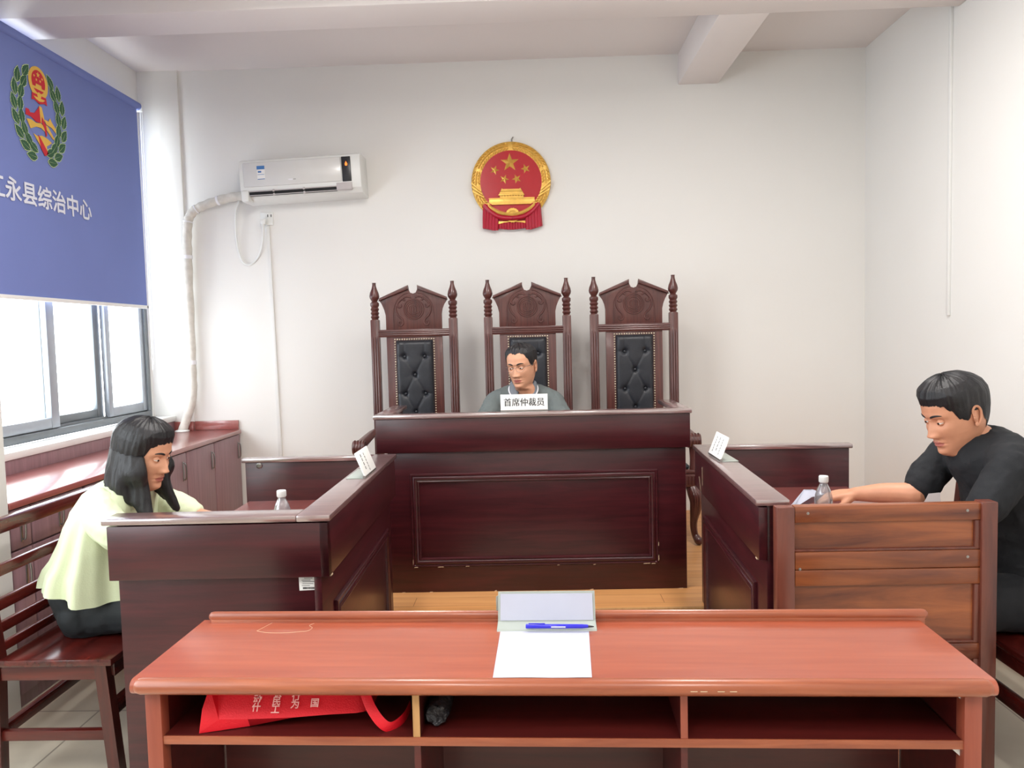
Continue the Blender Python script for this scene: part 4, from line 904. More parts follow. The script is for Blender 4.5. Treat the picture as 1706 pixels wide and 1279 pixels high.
# ================================================================== long benches at the sides
def long_bench(label, x_front, x_back, y0, y1, slats):
    s = 1 if x_front > x_back else -1      # +1: faces +X
    t = thing('slatted_bench', label, 'bench', ((x_front + x_back) / 2, (y0 + y1) / 2, 0))
    def bx(b, xa, xb, *a, **k): b.box(min(xa, xb), max(xa, xb), *a, **k)
    b = MB(); bx(b, x_front, x_back + s * 0.03, y0 - 0.01, y1 + 0.01, 0.425, 0.45, bev=0.007); b.build('seat', M['bench'], t, w=True)
    b = MB(); bx(b, x_front - s * 0.012, x_front - s * 0.034, y0 + 0.03, y1 - 0.03, 0.375, 0.425, bev=0.003); b.build('seat_rail', M['bench'], t, w=True)
    for ya in (y0 + 0.004, y1 - 0.028):
        b = MB(); bx(b, x_front - s * 0.06, x_back + s * 0.03, ya, ya + 0.024, 0.375, 0.424, bev=0.003); b.build('end_rail', M['benchX'], t, w=True)
    def beam(b, p, q, hx, hy):
        b.loft([[(p[0] - hx, p[1] - hy, p[2]), (p[0] + hx, p[1] - hy, p[2]), (p[0] + hx, p[1] + hy, p[2]), (p[0] - hx, p[1] + hy, p[2])], [(q[0] - hx, q[1] - hy, q[2]), (q[0] + hx, q[1] - hy, q[2]), (q[0] + hx, q[1] + hy, q[2]), (q[0] - hx, q[1] + hy, q[2])]])
    for y in (y0 + 0.02, y1 - 0.02):
        b = MB(); beam(b, (x_front - s * 0.012, y, 0), (x_front - s * 0.045, y, 0.425), 0.02, 0.02); b.build('front_leg', M['benchZ'], t, w=True)
        b = MB(); beam(b, (x_back - s * 0.01, y, 0), (x_back + s * 0.01, y, 0.45), 0.021, 0.02); beam(b, (x_back + s * 0.01, y, 0.45), (x_back - s * 0.035, y, 0.885), 0.021, 0.02); b.build('rear_post', M['benchZ'], t, w=True)
        b = MB(); bx(b, x_front - s * 0.03, x_back, y - 0.012, y + 0.012, 0.165, 0.20, bev=0.003); b.build('end_stretcher', M['benchX'], t, w=True)
    b = MB(); bx(b, x_back - s * 0.012, x_back + s * 0.012, y0 + 0.04, y1 - 0.04, 0.165, 0.205, bev=0.003); b.build('rear_stretcher', M['bench'], t, w=True)
    b = MB(); bx(b, x_front - s * 0.02, x_front - s * 0.045, y0 + 0.04, y1 - 0.04, 0.235, 0.285, bev=0.003); b.build('front_stretcher', M['bench'], t, w=True)
    for z, h in slats:
        xx = x_back + s * 0.014 - s * (z - 0.45) * 0.105
        b = MB(); b.box(xx - 0.011, xx + 0.011, y0 + 0.0, y1 - 0.0, z - h / 2, z + h / 2, bev=0.004); b.build('back_slat', M['bench'], t, w=True)
    xx = x_back - s * 0.034
    b = MB(); b.box(xx - 0.024, xx + 0.024, y0 - 0.02, y1 + 0.02, 0.845, 0.895, bev=0.01); b.build('top_rail', M['bench'], t, w=True)
    return t
long_bench('dark red slatted bench by the window with the person in pale green on it', -1.415, -1.83, 2.45, 3.42, ((0.725, 0.04), (0.615, 0.04), (0.54, 0.036), (0.475, 0.03)))
long_bench('dark red slatted bench under the man in black', 1.50, 1.875, 2.10, 3.45, ((0.725, 0.04), (0.615, 0.04), (0.54, 0.036), (0.475, 0.03)))

# ================================================================== people
HZ = [(-0.215, 0.066, 0.040, 0.082), (-0.19, 0.060, 0.036, 0.076), (-0.16, 0.057, 0.036, 0.068), (-0.137, 0.056, 0.046, 0.062), (-0.124, 0.050, 0.068, 0.058), (-0.116, 0.044, 0.078, 0.056), (-0.106, 0.046, 0.084, 0.056), (-0.09, 0.055, 0.087, 0.060), (-0.07, 0.063, 0.0885, 0.070), (-0.045, 0.0695, 0.090, 0.083), (-0.02, 0.073, 0.0905, 0.093), (0.005, 0.0755, 0.089, 0.099), (0.03, 0.077, 0.092, 0.102), (0.055, 0.0765, 0.089, 0.100), (0.078, 0.071, 0.079, 0.090), (0.097, 0.058, 0.061, 0.072), (0.110, 0.038, 0.040, 0.047), (0.1165, 0.016, 0.017, 0.02), (0.118, 0.002, 0.002, 0.002)]
def hz(z):
    for a, c in zip(HZ, HZ[1:]):
        if z <= c[0]:
            t = (z - a[0]) / (c[0] - a[0]); t = max(0, min(1, t)); return tuple(a[i] * (1 - t) + c[i] * t for i in (1, 2, 3))
    return HZ[-1][1:]
def gs(d, s): return math.exp(-d * d / (2 * s * s))
def head_pt(z, t, face=True):
    w, f, bk = hz(z)
    st, ct = math.sin(t), math.cos(t)
    x = w * math.copysign(abs(st) ** 0.88, st); y = -(f if ct > 0 else bk) * math.copysign(abs(ct) ** 0.92, ct)
    if face and ct > 0.05 and z > -0.13:
        d = 0.0
        if z > -0.056:
            hh = 0.0
            if z > 0.012: hh = 0
            elif z > -0.040: hh = 0.004 + 0.0175 * ((0.012 - z) / 0.052) ** 1.15
            else: hh = 0.0215 * max(0, 1 - ((-0.040 - z) / 0.013) ** 2)
            d += hh * gs(x, 0.0075 + 0.004 * max(0, min(1, -z / 0.04)))
        for s in (-1, 1):
            d += 0.0075 * gs(x - s * 0.0145, 0.006) * gs(z + 0.044, 0.0065)
            d -= 0.011 * gs(x - s * 0.031, 0.0145) * gs(z - 0.002, 0.0105)
            d += 0.0045 * gs(x - s * 0.030, 0.019) * gs(z - 0.021, 0.0065)
            d += 0.005 * gs(x - s * 0.045, 0.017) * gs(z + 0.026, 0.014)
            d -= 0.003 * gs(x - s * 0.036, 0.012) * gs(z + 0.068, 0.012)
            d -= 0.0025 * gs(x - s * 0.025, 0.0035) * gs(z + 0.056, 0.012)
        lw = gs(x, 0.0165)
        d += 0.0065 * lw * gs(z + 0.0665, 0.0042) + 0.0068 * gs(x, 0.0145) * gs(z + 0.078, 0.0048) - 0.0045 * gs(x, 0.019) * gs(z + 0.0722, 0.0017)
        d -= 0.004 * gs(x, 0.018) * gs(z + 0.089, 0.005)
        d += 0.0065 * gs(x, 0.017) * gs(z + 0.105, 0.010)
        y -= d * min(1, (ct - 0.05) / 0.25)
    return Vector((x, y, z))
def ts_list(n):
    out = []
    for k in range(n):
        u = -1 + 2 * k / n; out.append(PI * (0.42 * u + 0.58 * u ** 3))
    return out
def add_head(mb, Mx, mi=(0, 1, 2, 3, 4), glance=(0, 0)):
    N = 128; T = ts_list(N); Z = []
    z = -0.215
    while z < 0.1175:
        Z.append(z); z += 0.0022 if -0.12 < z < 0.035 else 0.006
    Z += [0.1155, 0.1175, 0.118]; Z = sorted(set(Z))
    rings = [[Mx @ head_pt(z, t) for t in T] for z in Z]
    V = [[mb.bm.verts.new(p) for p in r] for r in rings]
    for j in range(len(V) - 1):
        for k in range(N):
            f = mb.bm.faces.new((V[j][k], V[j][(k + 1) % N], V[j + 1][(k + 1) % N], V[j + 1][k]))
            zc = (Z[j] + Z[j + 1]) / 2; p = head_pt(zc, (T[k] + (T[(k + 1) % N] if k < N - 1 else PI)) / 2)
            m_ = mi[0]
            if p.y < -0.05:
                if (p.x / 0.024) ** 2 + ((zc + 0.0722) / (0.0105 - 0.002 * (abs(p.x) < 0.004 and zc > -0.07))) ** 2 < 1: m_ = mi[1]
            f.material_index = m_
    mb._mi([mb.bm.faces.new(V[0][::-1]), mb.bm.faces.new(V[-1])], mi[0])
    for s in (-1, 1):
        ec = Vector((s * 0.031, -0.0735, 0.001)); R = 0.0118
        gd = Vector((glance[0], -1, glance[1])).normalized()
        b = bmesh.new(); bmesh.ops.create_uvsphere(b, u_segments=28, v_segments=20, radius=R)
        for f in b.faces:
            c = f.calc_center_median().normalized(); f.material_index = mi[4] if c.dot(gd) > 0.86 else mi[3]
        for v in b.verts: v.co = v.co + ec
        mb.merge(b, None, Mx)
        b = bmesh.new(); bmesh.ops.create_uvsphere(b, u_segments=32, v_segments=28, radius=R * 1.1)
        kill = []
        for f in b.faces:
            c = f.calc_center_median(); el = c.z / (R * 1.1); lim = math.sqrt(max(0, 1 - (c.x / (R * 1.12)) ** 2))
            if c.y < 0 and -0.30 * lim < el < 0.22 * lim: kill.append(f)
            f.material_index = mi[0]
        bmesh.ops.delete(b, geom=kill, context='FACES')
        for v in b.verts: v.co = v.co + ec
        mb.merge(b, None, Mx)
        bp = []
        for k in range(9):
            xx = 0.0115 + 0.0375 * k / 8; zz = 0.0205 + 0.0065 * math.sin(k / 8 * PI * 0.78)
            bp.append(Mx @ (head_pt(zz, s * math.asin(min(1, (xx / hz(zz)[0]) ** (1 / 0.88)))) + Vector((0, -0.0002, 0))))
        mb.tube(bp, [0.0022, 0.0036, 0.0039, 0.0038, 0.0036, 0.0033, 0.0029, 0.0022, 0.001], 8, mi=mi[2], flat=(1.0, 0.45), upv=Mx.to_3x3() @ Vector((0, 0, 1)))
        # ear
        ME = Mx @ Matrix.Translation((s * 0.0765, 0.012, -0.008)) @ Matrix.Rotation(s * 0.45, 4, 'Z') @ Matrix.Rotation(-0.15, 4, 'X')
        E_ = [(0, -0.004, -0.030), (s * 0.004, 0.006, -0.024), (s * 0.008, 0.017, -0.006), (s * 0.010, 0.020, 0.012), (s * 0.009, 0.013, 0.027), (s * 0.006, 0.0, 0.031), (s * 0.002, -0.009, 0.022), (0, -0.010, 0.010)]
        mb.tube([ME @ p for p in catmull(E_, 5)], [0.005, 0.0048, 0.0042, 0.0045, 0.0042, 0.003], 8, mi=mi[0])
        mb.ball((0, 0.003, 0.0), (0.005, 0.014, 0.024), 12, mi=mi[0], mtx=ME)
        mb.ball((s * 0.002, -0.003, -0.025), (0.0055, 0.007, 0.009), 10, mi=mi[0], mtx=ME)
        mb.ball((s * 0.003, -0.010, -0.004), (0.004, 0.004, 0.006), 8, mi=mi[0], mtx=ME)
def lerp_tab(tab, x):
    if x <= tab[0][0]: return tab[0][1]
    for a, c in zip(tab, tab[1:]):
        if x <= c[0]: t = (x - a[0]) / (c[0] - a[0]); t = t * t * (3 - 2 * t); return a[1] * (1 - t) + c[1] * t
    return tab[-1][1]
def add_hair(mb, Mx, line, thick, seed=0.0, top=1.0):
    """line: [(degrees from the front, lowest z)]"""
    N = 144; NZ = 46; cols = []
    T = [2 * PI * k / N - PI for k in range(N)]
    for t in T:
        zl = lerp_tab(line, abs(math.degrees(t))) + 0.004 * noise.noise((math.sin(t) * 9, math.cos(t) * 9, seed)) + 0.0045 * noise.noise((math.sin(t) * 34, math.cos(t) * 34, seed))
        col = []
        for j in range(NZ + 1):
            q = j / NZ; z = zl + (0.1179 - zl) * (1 - (1 - q) ** 1.6)
            p = head_pt(z, t, False)
            d = thick * min(1, 0.1 + q * 2.2) * (1 + 0.25 * top * max(0, min(1, (z - 0.03) / 0.06)))
            d += (0.0028 * noise.noise((t * 14, z * 20, seed)) + 0.0018 * noise.noise((math.sin(t) * 40, math.cos(t) * 40 + z * 12, seed))) * min(1, q * 4)
            n = Vector((p.x / 0.006, p.y / 0.008, (p.z - 0.01) / 0.012)); n.normalize()
            col.append(Mx @ (p + n * d))
        cols.append(col)
    V = [[mb.bm.verts.new(p) for p in c] for c in cols]
    for k in range(N):
        A, B = V[k], V[(k + 1) % N]
        for j in range(NZ): mb.bm.faces.new((A[j], B[j], B[j + 1], A[j + 1]))
    mb.bm.faces.new([V[k][NZ] for k in range(N)])
def remeshed(mb, voxel, it=5):
    bmesh.ops.recalc_face_normals(mb.bm, faces=list(mb.bm.faces))
    me = bpy.data.meshes.new('raw_shape'); mb.bm.to_mesh(me); mb.bm.free()
    ob = bpy.data.objects.new('raw_shape', me); COL.objects.link(ob)
    m = ob.modifiers.new('r', 'REMESH'); m.mode = 'VOXEL'; m.voxel_size = voxel
    m = ob.modifiers.new('s', 'SMOOTH'); m.factor = 0.5; m.iterations = it
    dg = bpy.context.evaluated_depsgraph_get(); me2 = bpy.data.meshes.new_from_object(ob.evaluated_get(dg))
    bpy.data.objects.remove(ob); bpy.data.meshes.remove(me)
    b = bmesh.new(); b.from_mesh(me2); bpy.data.meshes.remove(me2)
    return b
def add_hand(mb, wrist, fwd, back, thumb_side, curl=0.5, pinch=0.0):
    """fwd: towards the fingertips, back: out of the back of the hand"""
    f = Vector(fwd).normalized(); bk = Vector(back); bk = (bk - f * bk.dot(f)).normalized(); sd = bk.cross(f) * thumb_side
    W = Vector(wrist); P = lambda x, y, z: W + f * x + sd * y + bk * z
    for y0, L, dl in ((0.027, 0.070, 0.0), (0.009, 0.079, 0.004), (-0.009, 0.073, 0.0), (-0.026, 0.057, -0.006)):
        mb.limb([P(-0.005, y0 * 0.5, 0), P(0.045, y0 * 0.8, 0.003), P(0.088 + dl, y0 * 1.05, 0.001)], [0.017, 0.0145, 0.011], 10, sub=4)
        pts = [P(0.088 + dl, y0 * 1.05, 0.001)]; a = 0.0; q = Vector((0.088 + dl, 0.001)); 
        for seg, k in ((0.45, 0.55), (0.30, 0.9), (0.25, 0.7)):
            a += curl * k * (1.0 + (0.15 if y0 < 0 else 0)); q = q + Vector((math.cos(a), -math.sin(a))) * L * seg; pts.append(P(q.x, y0 * (1.05 + 0.12 * (1 - curl)), q.y))
        mb.limb(pts, [0.0098, 0.0088, 0.0078, 0.0066], 10, sub=4)
    mb.limb([P(0.012, 0.018, -0.004), P(0.045, 0.046, -0.018), P(0.073, 0.050 - pinch * 0.015, -0.030), P(0.098, 0.043 - pinch * 0.02, -0.038)], [0.016, 0.0125, 0.0098, 0.0076], 10, sub=4)
def shoe(b, p, d):
    d = Vector(d).normalized(); s = d.cross(Vector((0, 0, 1))); P = lambda x, y, z: Vector(p) + d * x + s * y + Vector((0, 0, z))
    rings = []
    for x, w, h in ((-0.075, 0.022, 0.05), (-0.065, 0.034, 0.085), (-0.02, 0.037, 0.09), (0.04, 0.042, 0.07), (0.10, 0.047, 0.052), (0.15, 0.042, 0.042), (0.18, 0.026, 0.034), (0.19, 0.008, 0.02)):
        rings.append([P(x, w * math.copysign(abs(math.cos(a)) ** 0.7, math.cos(a)), h / 2 + h / 2 * math.copysign(abs(math.sin(a)) ** 0.7, math.sin(a))) for a in [2 * PI * k / 16 for k in range(16)]])
    b.loft(rings)
def wrinkle(b, amp, sc, seed, zs=1.0):
    for v in b.verts:
        n = v.normal
        if n.length < 0.1: continue
        q = (v.co.x * sc, v.co.y * sc, v.co.z * sc * zs)
        v.co += n * amp * (noise.noise((q[0] + seed, q[1], q[2])) + 0.5 * noise.noise((q[0] * 2.3, q[1] * 2.3 + seed, q[2] * 2.3)))
BODYM = [M['skin'], M['lips'], M['hair'], M['eyewhite'], M['iris']]

# ---- man in glasses behind the bench
p1 = thing('person', 'man in a grey polo shirt and glasses sitting behind the bench, looking sideways', 'person', (-0.04, 4.8, 0.2))
H1 = Matrix.Translation((-0.062, 4.40, 1.312)) @ Matrix.Rotation(math.radians(-24), 4, 'Z') @ Matrix.Rotation(math.radians(9), 4, 'X') @ Matrix.Rotation(math.radians(-3), 4, 'Y')
b = MB()
b.limb([(-0.04, 4.86, 0.76), (-0.045, 4.76, 0.90), (-0.05, 4.60, 1.04), (-0.055, 4.52, 1.10)], [0.135, 0.13, 0.14, 0.08], 18, flat=(0.75, 1.1), upv=(0, -1, 0.3))
b.limb([(-0.056, 4.53, 1.08), (-0.056, 4.47, 1.16), (-0.06, 4.44, 1.20)], [0.07, 0.056, 0.05], 14)
b.limb([(-0.215, 4.48, 1.10), (-0.055, 4.50, 1.13), (0.105, 4.48, 1.10)], [0.05, 0.062, 0.05], 14)
for sx, xo, hx in ((-1, -0.225, -0.13), (1, 0.115, 0.03)):
    b.limb([(xo, 4.48, 1.10), (xo + sx * 0.055, 4.37, 0.99), (xo + sx * 0.075, 4.28, 0.945)], [0.046, 0.043, 0.040], 14)
    b.limb([(xo + sx * 0.075, 4.28, 0.945), ((xo + sx * 0.075 + hx) / 2, 4.17, 0.94), (hx + sx * 0.05, 4.10, 0.932)], [0.040, 0.034, 0.026], 14)
    add_hand(b, (hx + sx * 0.05, 4.10, 0.930), (-sx * 0.75, -0.6, 0), (0, 0, 1), sx, 0.25)
    b.limb([(-0.04 + sx * 0.09, 4.84, 0.77), (-0.04 + sx * 0.12, 4.55, 0.77), (-0.04 + sx * 0.13, 4.40, 0.745)], [0.085, 0.072, 0.055], 14)
    b.limb([(-0.04 + sx * 0.13, 4.40, 0.745), (-0.04 + sx * 0.13, 4.42, 0.5), (-0.04 + sx * 0.13, 4.44, 0.29)], [0.055, 0.05, 0.036], 14)
rb = remeshed(b, 0.005); b = MB(); b.merge(rb, 0); add_head(b, H1, glance=(-0.25, -0.05)); b.build('body', BODYM, p1, w=True, sharp=60)
b = MB(); add_hair(b, H1, [(0, 0.080), (22, 0.085), (40, 0.074), (55, 0.050), (68, 0.012), (80, -0.002), (92, 0.018), (108, 0.014), (122, -0.03), (150, -0.062), (180, -0.066)], 0.011, 1.3); b.build('hair', M['hair'], p1, w=True, sharp=60)
b = MB()
b.limb([(-0.04, 4.86, 0.74), (-0.045, 4.77, 0.88), (-0.05, 4.61, 1.03), (-0.055, 4.53, 1.095)], [0.165, 0.158, 0.165, 0.105], 20, flat=(0.78, 1.12), upv=(0, -1, 0.3))
b.limb([(-0.228, 4.475, 1.098), (-0.14, 4.49, 1.132), (-0.055, 4.495, 1.142), (0.03, 4.49, 1.132), (0.118, 4.475, 1.098)], [0.062, 0.066, 0.066, 0.066, 0.062], 16)
for sx, xo in ((-1, -0.228), (1, 0.118)):
    b.limb([(xo, 4.475, 1.098), (xo + sx * 0.045, 4.39, 1.01), (xo + sx * 0.062, 4.335, 0.975)], [0.062, 0.061, 0.060], 16)
rb = remeshed(b, 0.006, 6); wrinkle(rb, 0.006, 14, 2.0, 0.7); rb.normal_update(); wrinkle(rb, 0.0025, 40, 5.0, 0.6)
b = MB(); b.merge(rb, 0); shirt = b.build('polo_shirt', M['polo'], p1, w=True, sharp=80)
# collar with white tipping
NC = Vector((-0.057, 4.458, 1.192)); inner = []; outer = []; low = []
for k in range(41):
    u = -1 + 2 * k / 40; a = u * math.radians(163)          # from the front left round the back to the front right
    fr = max(0, (abs(u) - 0.55) / 0.45)
    dx, dy = math.sin(a), math.cos(a)
    top = NC + Vector((dx * 0.066, dy * 0.068 + 0.006, 0.032 - 0.052 * fr ** 1.1))
    bot = NC + Vector((dx * (0.080 + 0.022 * fr) + math.copysign(0.018 * fr ** 2, dx), dy * (0.086 + 0.012 * fr), -0.002 - 0.066 * fr))
    inner.append(top); outer.append(bot)
b = MB(); n = len(inner)
mid = [(i_.lerp(o_, 0.35) + Vector(((i_ - NC).x, (i_ - NC).y, 0)).normalized() * 0.006) for i_, o_ in zip(inner, outer)]
under = [o_ - Vector((0, 0, 0.0)) - Vector(((o_ - NC).x, (o_ - NC).y, 0)).normalized() * 0.006 for o_ in outer]
b.loft([inner, mid, outer, under, [p - Vector(((p - NC).x, (p - NC).y, 0)).normalized() * 0.003 for p in inner]], cap=False, closed=False)
col_ = b.build('collar', M['polo_dark'], shirt, w=True)
b = MB()
for R_ in (range(0, 3), range(38, 41)): pass
for i0, e in ((0, 0), (40, 40)):
    i_, m_, o_ = inner[e], mid[e], outer[e]
    fw_ = Vector((0, -0.003, 0.001)); sgn = 1 if e == 0 else -1
    nb = outer[1 if e == 0 else 39]
b.tube([p + (p - NC).normalized() * 0.001 for p in outer], 0.0045, 6)
b.build('collar_tipping', M['white_trim'], col_, w=True)
b = MB()
for sx in (-1, 1):
    b.limb([(-0.04 + sx * 0.09, 4.86, 0.765), (-0.04 + sx * 0.12, 4.55, 0.77), (-0.04 + sx * 0.13, 4.40, 0.745)], [0.10, 0.082, 0.066], 16)
    b.limb([(-0.04 + sx * 0.13, 4.40, 0.745), (-0.04 + sx * 0.13, 4.42, 0.5), (-0.04 + sx * 0.13, 4.44, 0.31)], [0.066, 0.062, 0.055], 16)
rb = remeshed(b, 0.009, 4); b = MB(); b.merge(rb, 0); b.build('trousers', M['dark_trousers'], p1, w=True, sharp=80)
for sx in (-1, 1):
    b = MB(); shoe(b, (-0.04 + sx * 0.13, 4.44, 0.2), (0, -1, 0)); b.build('shoe', M['shoe'], p1, w=True)
b = MB(); T1 = lambda p: H1 @ Vector(p)
for s in (-1, 1):
    c = (s * 0.0315, -0.099, -0.002)
    ring = [(c[0] + 0.0225 * math.copysign(abs(math.cos(a)) ** 0.75, math.cos(a)), c[1] + 0.012 * abs(math.cos(a)) * (1 if math.cos(a) * s > 0 else 0) ** 1, c[2] + 0.015 * math.copysign(abs(math.sin(a)) ** 0.75, math.sin(a))) for a in [2 * PI * k / 28 for k in range(28)]]
    b.tube([T1(p) for p in ring], 0.0007, 6, closed=True)
    b.tube([T1(p) for p in ((s * 0.054, -0.087, 0.006), (s * 0.068, -0.07, 0.008), (s * 0.079, -0.03, 0.008), (s * 0.081, 0.004, 0.006))], 0.0013, 6)
b.tube([T1(p) for p in catmull([(-0.010, -0.100, 0.001), (-0.004, -0.105, 0.004), (0.004, -0.105, 0.004), (0.010, -0.100, 0.001)], 4)], 0.0011, 6)
b.build('glasses', M['glassframe'], p1, w=True)

# ---- person in pale green on the bench by the window
p2 = thing('person', 'person in a pale green flared top seated on the slatted bench by the window', 'person', (-1.62, 2.85, 0.0))
H2 = Matrix.Translation((-1.447, 2.83, 1.092)) @ Matrix.Rotation(math.radians(82), 4, 'Z') @ Matrix.Rotation(math.radians(16), 4, 'X')
b = MB()
b.limb([(-1.65, 2.86, 0.57), (-1.63, 2.86, 0.70), (-1.59, 2.86, 0.84), (-1.55, 2.86, 0.92)], [0.13, 0.115, 0.12, 0.07], 18, flat=(0.75, 1.1), upv=(1, 0, 0.2))
b.limb([(-1.56, 2.85, 0.90), (-1.52, 2.845, 0.955), (-1.50, 2.84, 0.985)], [0.06, 0.05, 0.046], 14)
b.limb([(-1.55, 2.70, 0.915), (-1.555, 2.86, 0.935), (-1.55, 3.02, 0.915)], [0.045, 0.055, 0.045], 14)
for sy, hy in ((-1, 2.78), (1, 2.92)):
    b.limb([(-1.55, 2.86 + sy * 0.165, 0.91), (-1.46, 2.86 + sy * 0.205, 0.83), (-1.33, 2.86 + sy * 0.19, 0.795)], [0.042, 0.038, 0.035], 14)
    b.limb([(-1.33, 2.86 + sy * 0.19, 0.795), (-1.2, (2.86 + sy * 0.19 + hy) / 2, 0.787), (-1.10, hy + sy * 0.02, 0.78)], [0.035, 0.030, 0.023], 14)
    add_hand(b, (-1.10, hy + sy * 0.02, 0.780), (0.9, -sy * 0.3, 0.0), (0, 0, 1), -sy, 0.25)
    b.limb([(-1.64, 2.86 + sy * 0.085, 0.545), (-1.40, 2.86 + sy * 0.10, 0.555), (-1.22, 2.86 + sy * 0.10, 0.53)], [0.075, 0.066, 0.05], 14)
    b.limb([(-1.22, 2.86 + sy * 0.10, 0.53), (-1.22, 2.86 + sy * 0.10, 0.3), (-1.24, 2.86 + sy * 0.10, 0.09)], [0.05, 0.045, 0.034], 14)
rb = remeshed(b, 0.005); b = MB(); b.merge(rb, 0); add_head(b, H2); b.build('body', BODYM, p2, w=True, sharp=60)
b = MB(); add_hair(b, H2, [(0, 0.060), (25, 0.058), (45, 0.045), (62, 0.01), (75, -0.06), (95, -0.115), (130, -0.14), (180, -0.15)], 0.015, 4.1)
h2 = MB()
for k in range(27):
    a = math.radians(66 + (360 - 132) * k / 26)          # round the back of the head from temple to temple
    q0 = H2 @ head_pt(0.0, a, False); q1 = H2 @ (head_pt(-0.045, a, False) * 1.08)
    fr = abs(k - 13) / 13.0
    out = Vector((q0.x + 1.447, q0.y - 2.83, 0)).normalized()
    L = 0.13 + 0.10 * max(0, fr - 0.5) * 2 + 0.006 * math.sin(k * 2.4)
    h2.limb([q0, Vector((q0.x, q0.y, 1.03)) + out * 0.014, Vector((q0.x, q0.y, 0.98)) + out * (0.022 - 0.03 * (fr > 0.7)), Vector((q0.x + (0.025 if fr > 0.6 else -0.01), q0.y, 1.10 - L)) + out * (0.02 - 0.01 * fr)], [0.016, 0.023, 0.024, 0.014], 10, sub=5)
rb = remeshed(h2, 0.005, 9); wrinkle(rb, 0.003, 70, 3.0, 0.06); b.merge(rb, 0)
b.build('hair', M['hair'], p2, w=True, sharp=70)
rings = []; nr = 96
tab = [(1.0, -1.53, 0.060, 0.075), (0.985, -1.535, 0.085, 0.115), (0.955, -1.548, 0.11, 0.175), (0.90, -1.572, 0.122, 0.205), (0.84, -1.592, 0.128, 0.215), (0.78, -1.605, 0.138, 0.222), (0.72, -1.618, 0.152, 0.232), (0.685, -1.628, 0.164, 0.243), (0.645, -1.632, 0.172, 0.248), (0.615, -1.632, 0.176, 0.252)]
for z, cx, rx, ry in tab:
    fl = max(0, (0.96 - z) / 0.4); r_ = []
    for k in range(nr):
        a = 2 * PI * k / nr; m_ = 1 + 0.085 * fl * (math.sin(a * 9 + 0.6) + 0.55 * math.sin(a * 15 + 2 + z * 3)) + 0.02 * math.sin(a * 21 + z * 60) * (1 if z > 0.8 else 0.2)
        zz = z - (0.035 * math.cos(a) + 0.012 * math.sin(a * 4)) * max(0, (0.74 - z) / 0.13) 
        r_.append((cx + rx * m_ * math.cos(a), 2.855 + ry * m_ * math.sin(a), zz))
    rings.append(r_)
b = MB(); b.loft(rings, cap=False)
b.loft([[(p[0] * 0.985 + -1.62 * 0.015, p[1] * 0.985 + 2.855 * 0.015, p[2]) for p in r_] for r_ in rings[::-1]], cap=False)
b.build('flared_top', M['green_cloth'], p2, w=True, sharp=80, recalc=False)
for sy in (-1, 1):
    b = MB(); b.limb([(-1.555, 2.86 + sy * 0.14, 0.925), (-1.50, 2.86 + sy * 0.195, 0.865), (-1.40, 2.86 + sy * 0.205, 0.815)], [0.066, 0.064, 0.058], 16)
    rb = remeshed(b, 0.007, 3); wrinkle(rb, 0.006, 22, 1.0); b = MB(); b.merge(rb, 0); b.build('sleeve', M['green_cloth'], p2, w=True, sharp=80)
bg2 = MB()
bg2.limb([(-1.66, 2.855, 0.70), (-1.662, 2.855, 0.60), (-1.66, 2.855, 0.53)], [0.14, 0.155, 0.14], 18, flat=(0.9, 1.25), upv=(1, 0, 0))
bg2.limb([(-1.66, 2.73, 0.53), (-1.66, 2.855, 0.52), (-1.66, 2.98, 0.53)], [0.072, 0.07, 0.072], 16)
for sy in (-1, 1):
    bg2.limb([(-1.64, 2.86 + sy * 0.095, 0.54), (-1.40, 2.86 + sy * 0.105, 0.545), (-1.22, 2.86 + sy * 0.10, 0.53)], [0.09, 0.08, 0.062], 16)
    bg2.limb([(-1.22, 2.86 + sy * 0.10, 0.53), (-1.22, 2.86 + sy * 0.10, 0.3), (-1.24, 2.86 + sy * 0.10, 0.12)], [0.062, 0.058, 0.055], 16)
rb = remeshed(bg2, 0.007, 4); wrinkle(rb, 0.005, 16, 3.0)
for v in rb.verts:
    if v.co.x < -1.43 and v.co.z < 0.452: v.co.z = 0.452
b = MB(); b.merge(rb, 0); b.build('trousers', M['dark_trousers'], p2, w=True, sharp=80)
for sy in (-1, 1):
    b = MB(); shoe(b, (-1.24, 2.86 + sy * 0.10, 0.0), (1, 0, 0)); b.build('shoe', M['shoe'], p2, w=True)

p2.location = (-1.595, 2.755, 0.0)

# ---- man in black on the right
p3 = thing('person', 'man in a black T-shirt leaning over his desk and holding a paper beside a bottle', 'person', (1.68, 2.66, 0.0))
H3 = Matrix.Translation((1.452, 2.68, 1.178)) @ Matrix.Rotation(math.radians(-82), 4, 'Z') @ Matrix.Rotation(math.radians(20), 4, 'X') @ Matrix.Scale(1.06, 4)
SN, SF = Vector((1.535, 2.495, 1.015)), Vector((1.515, 2.845, 1.015))          # near and far shoulder
EN, EF = Vector((1.43, 2.475, 0.872)), Vector((1.375, 2.80, 0.872))
b = MB()
b.limb([(1.70, 2.66, 0.57), (1.705, 2.66, 0.72), (1.63, 2.66, 0.90), (1.56, 2.67, 1.02)], [0.14, 0.14, 0.14, 0.09], 18, flat=(0.8, 1.1), upv=(1, 0, 0.2))
b.limb([(1.57, 2.67, 1.03), (1.545, 2.675, 1.07), (1.52, 2.68, 1.095)], [0.075, 0.062, 0.056], 14)
b.limb([SN, (1.55, 2.67, 1.04), SF], [0.05, 0.06, 0.05], 14)
b.limb([SN, SN.lerp(EN, 0.5), EN], [0.05, 0.046, 0.04], 14); b.limb([SF, SF.lerp(EF, 0.5), EF], [0.05, 0.046, 0.041], 14)
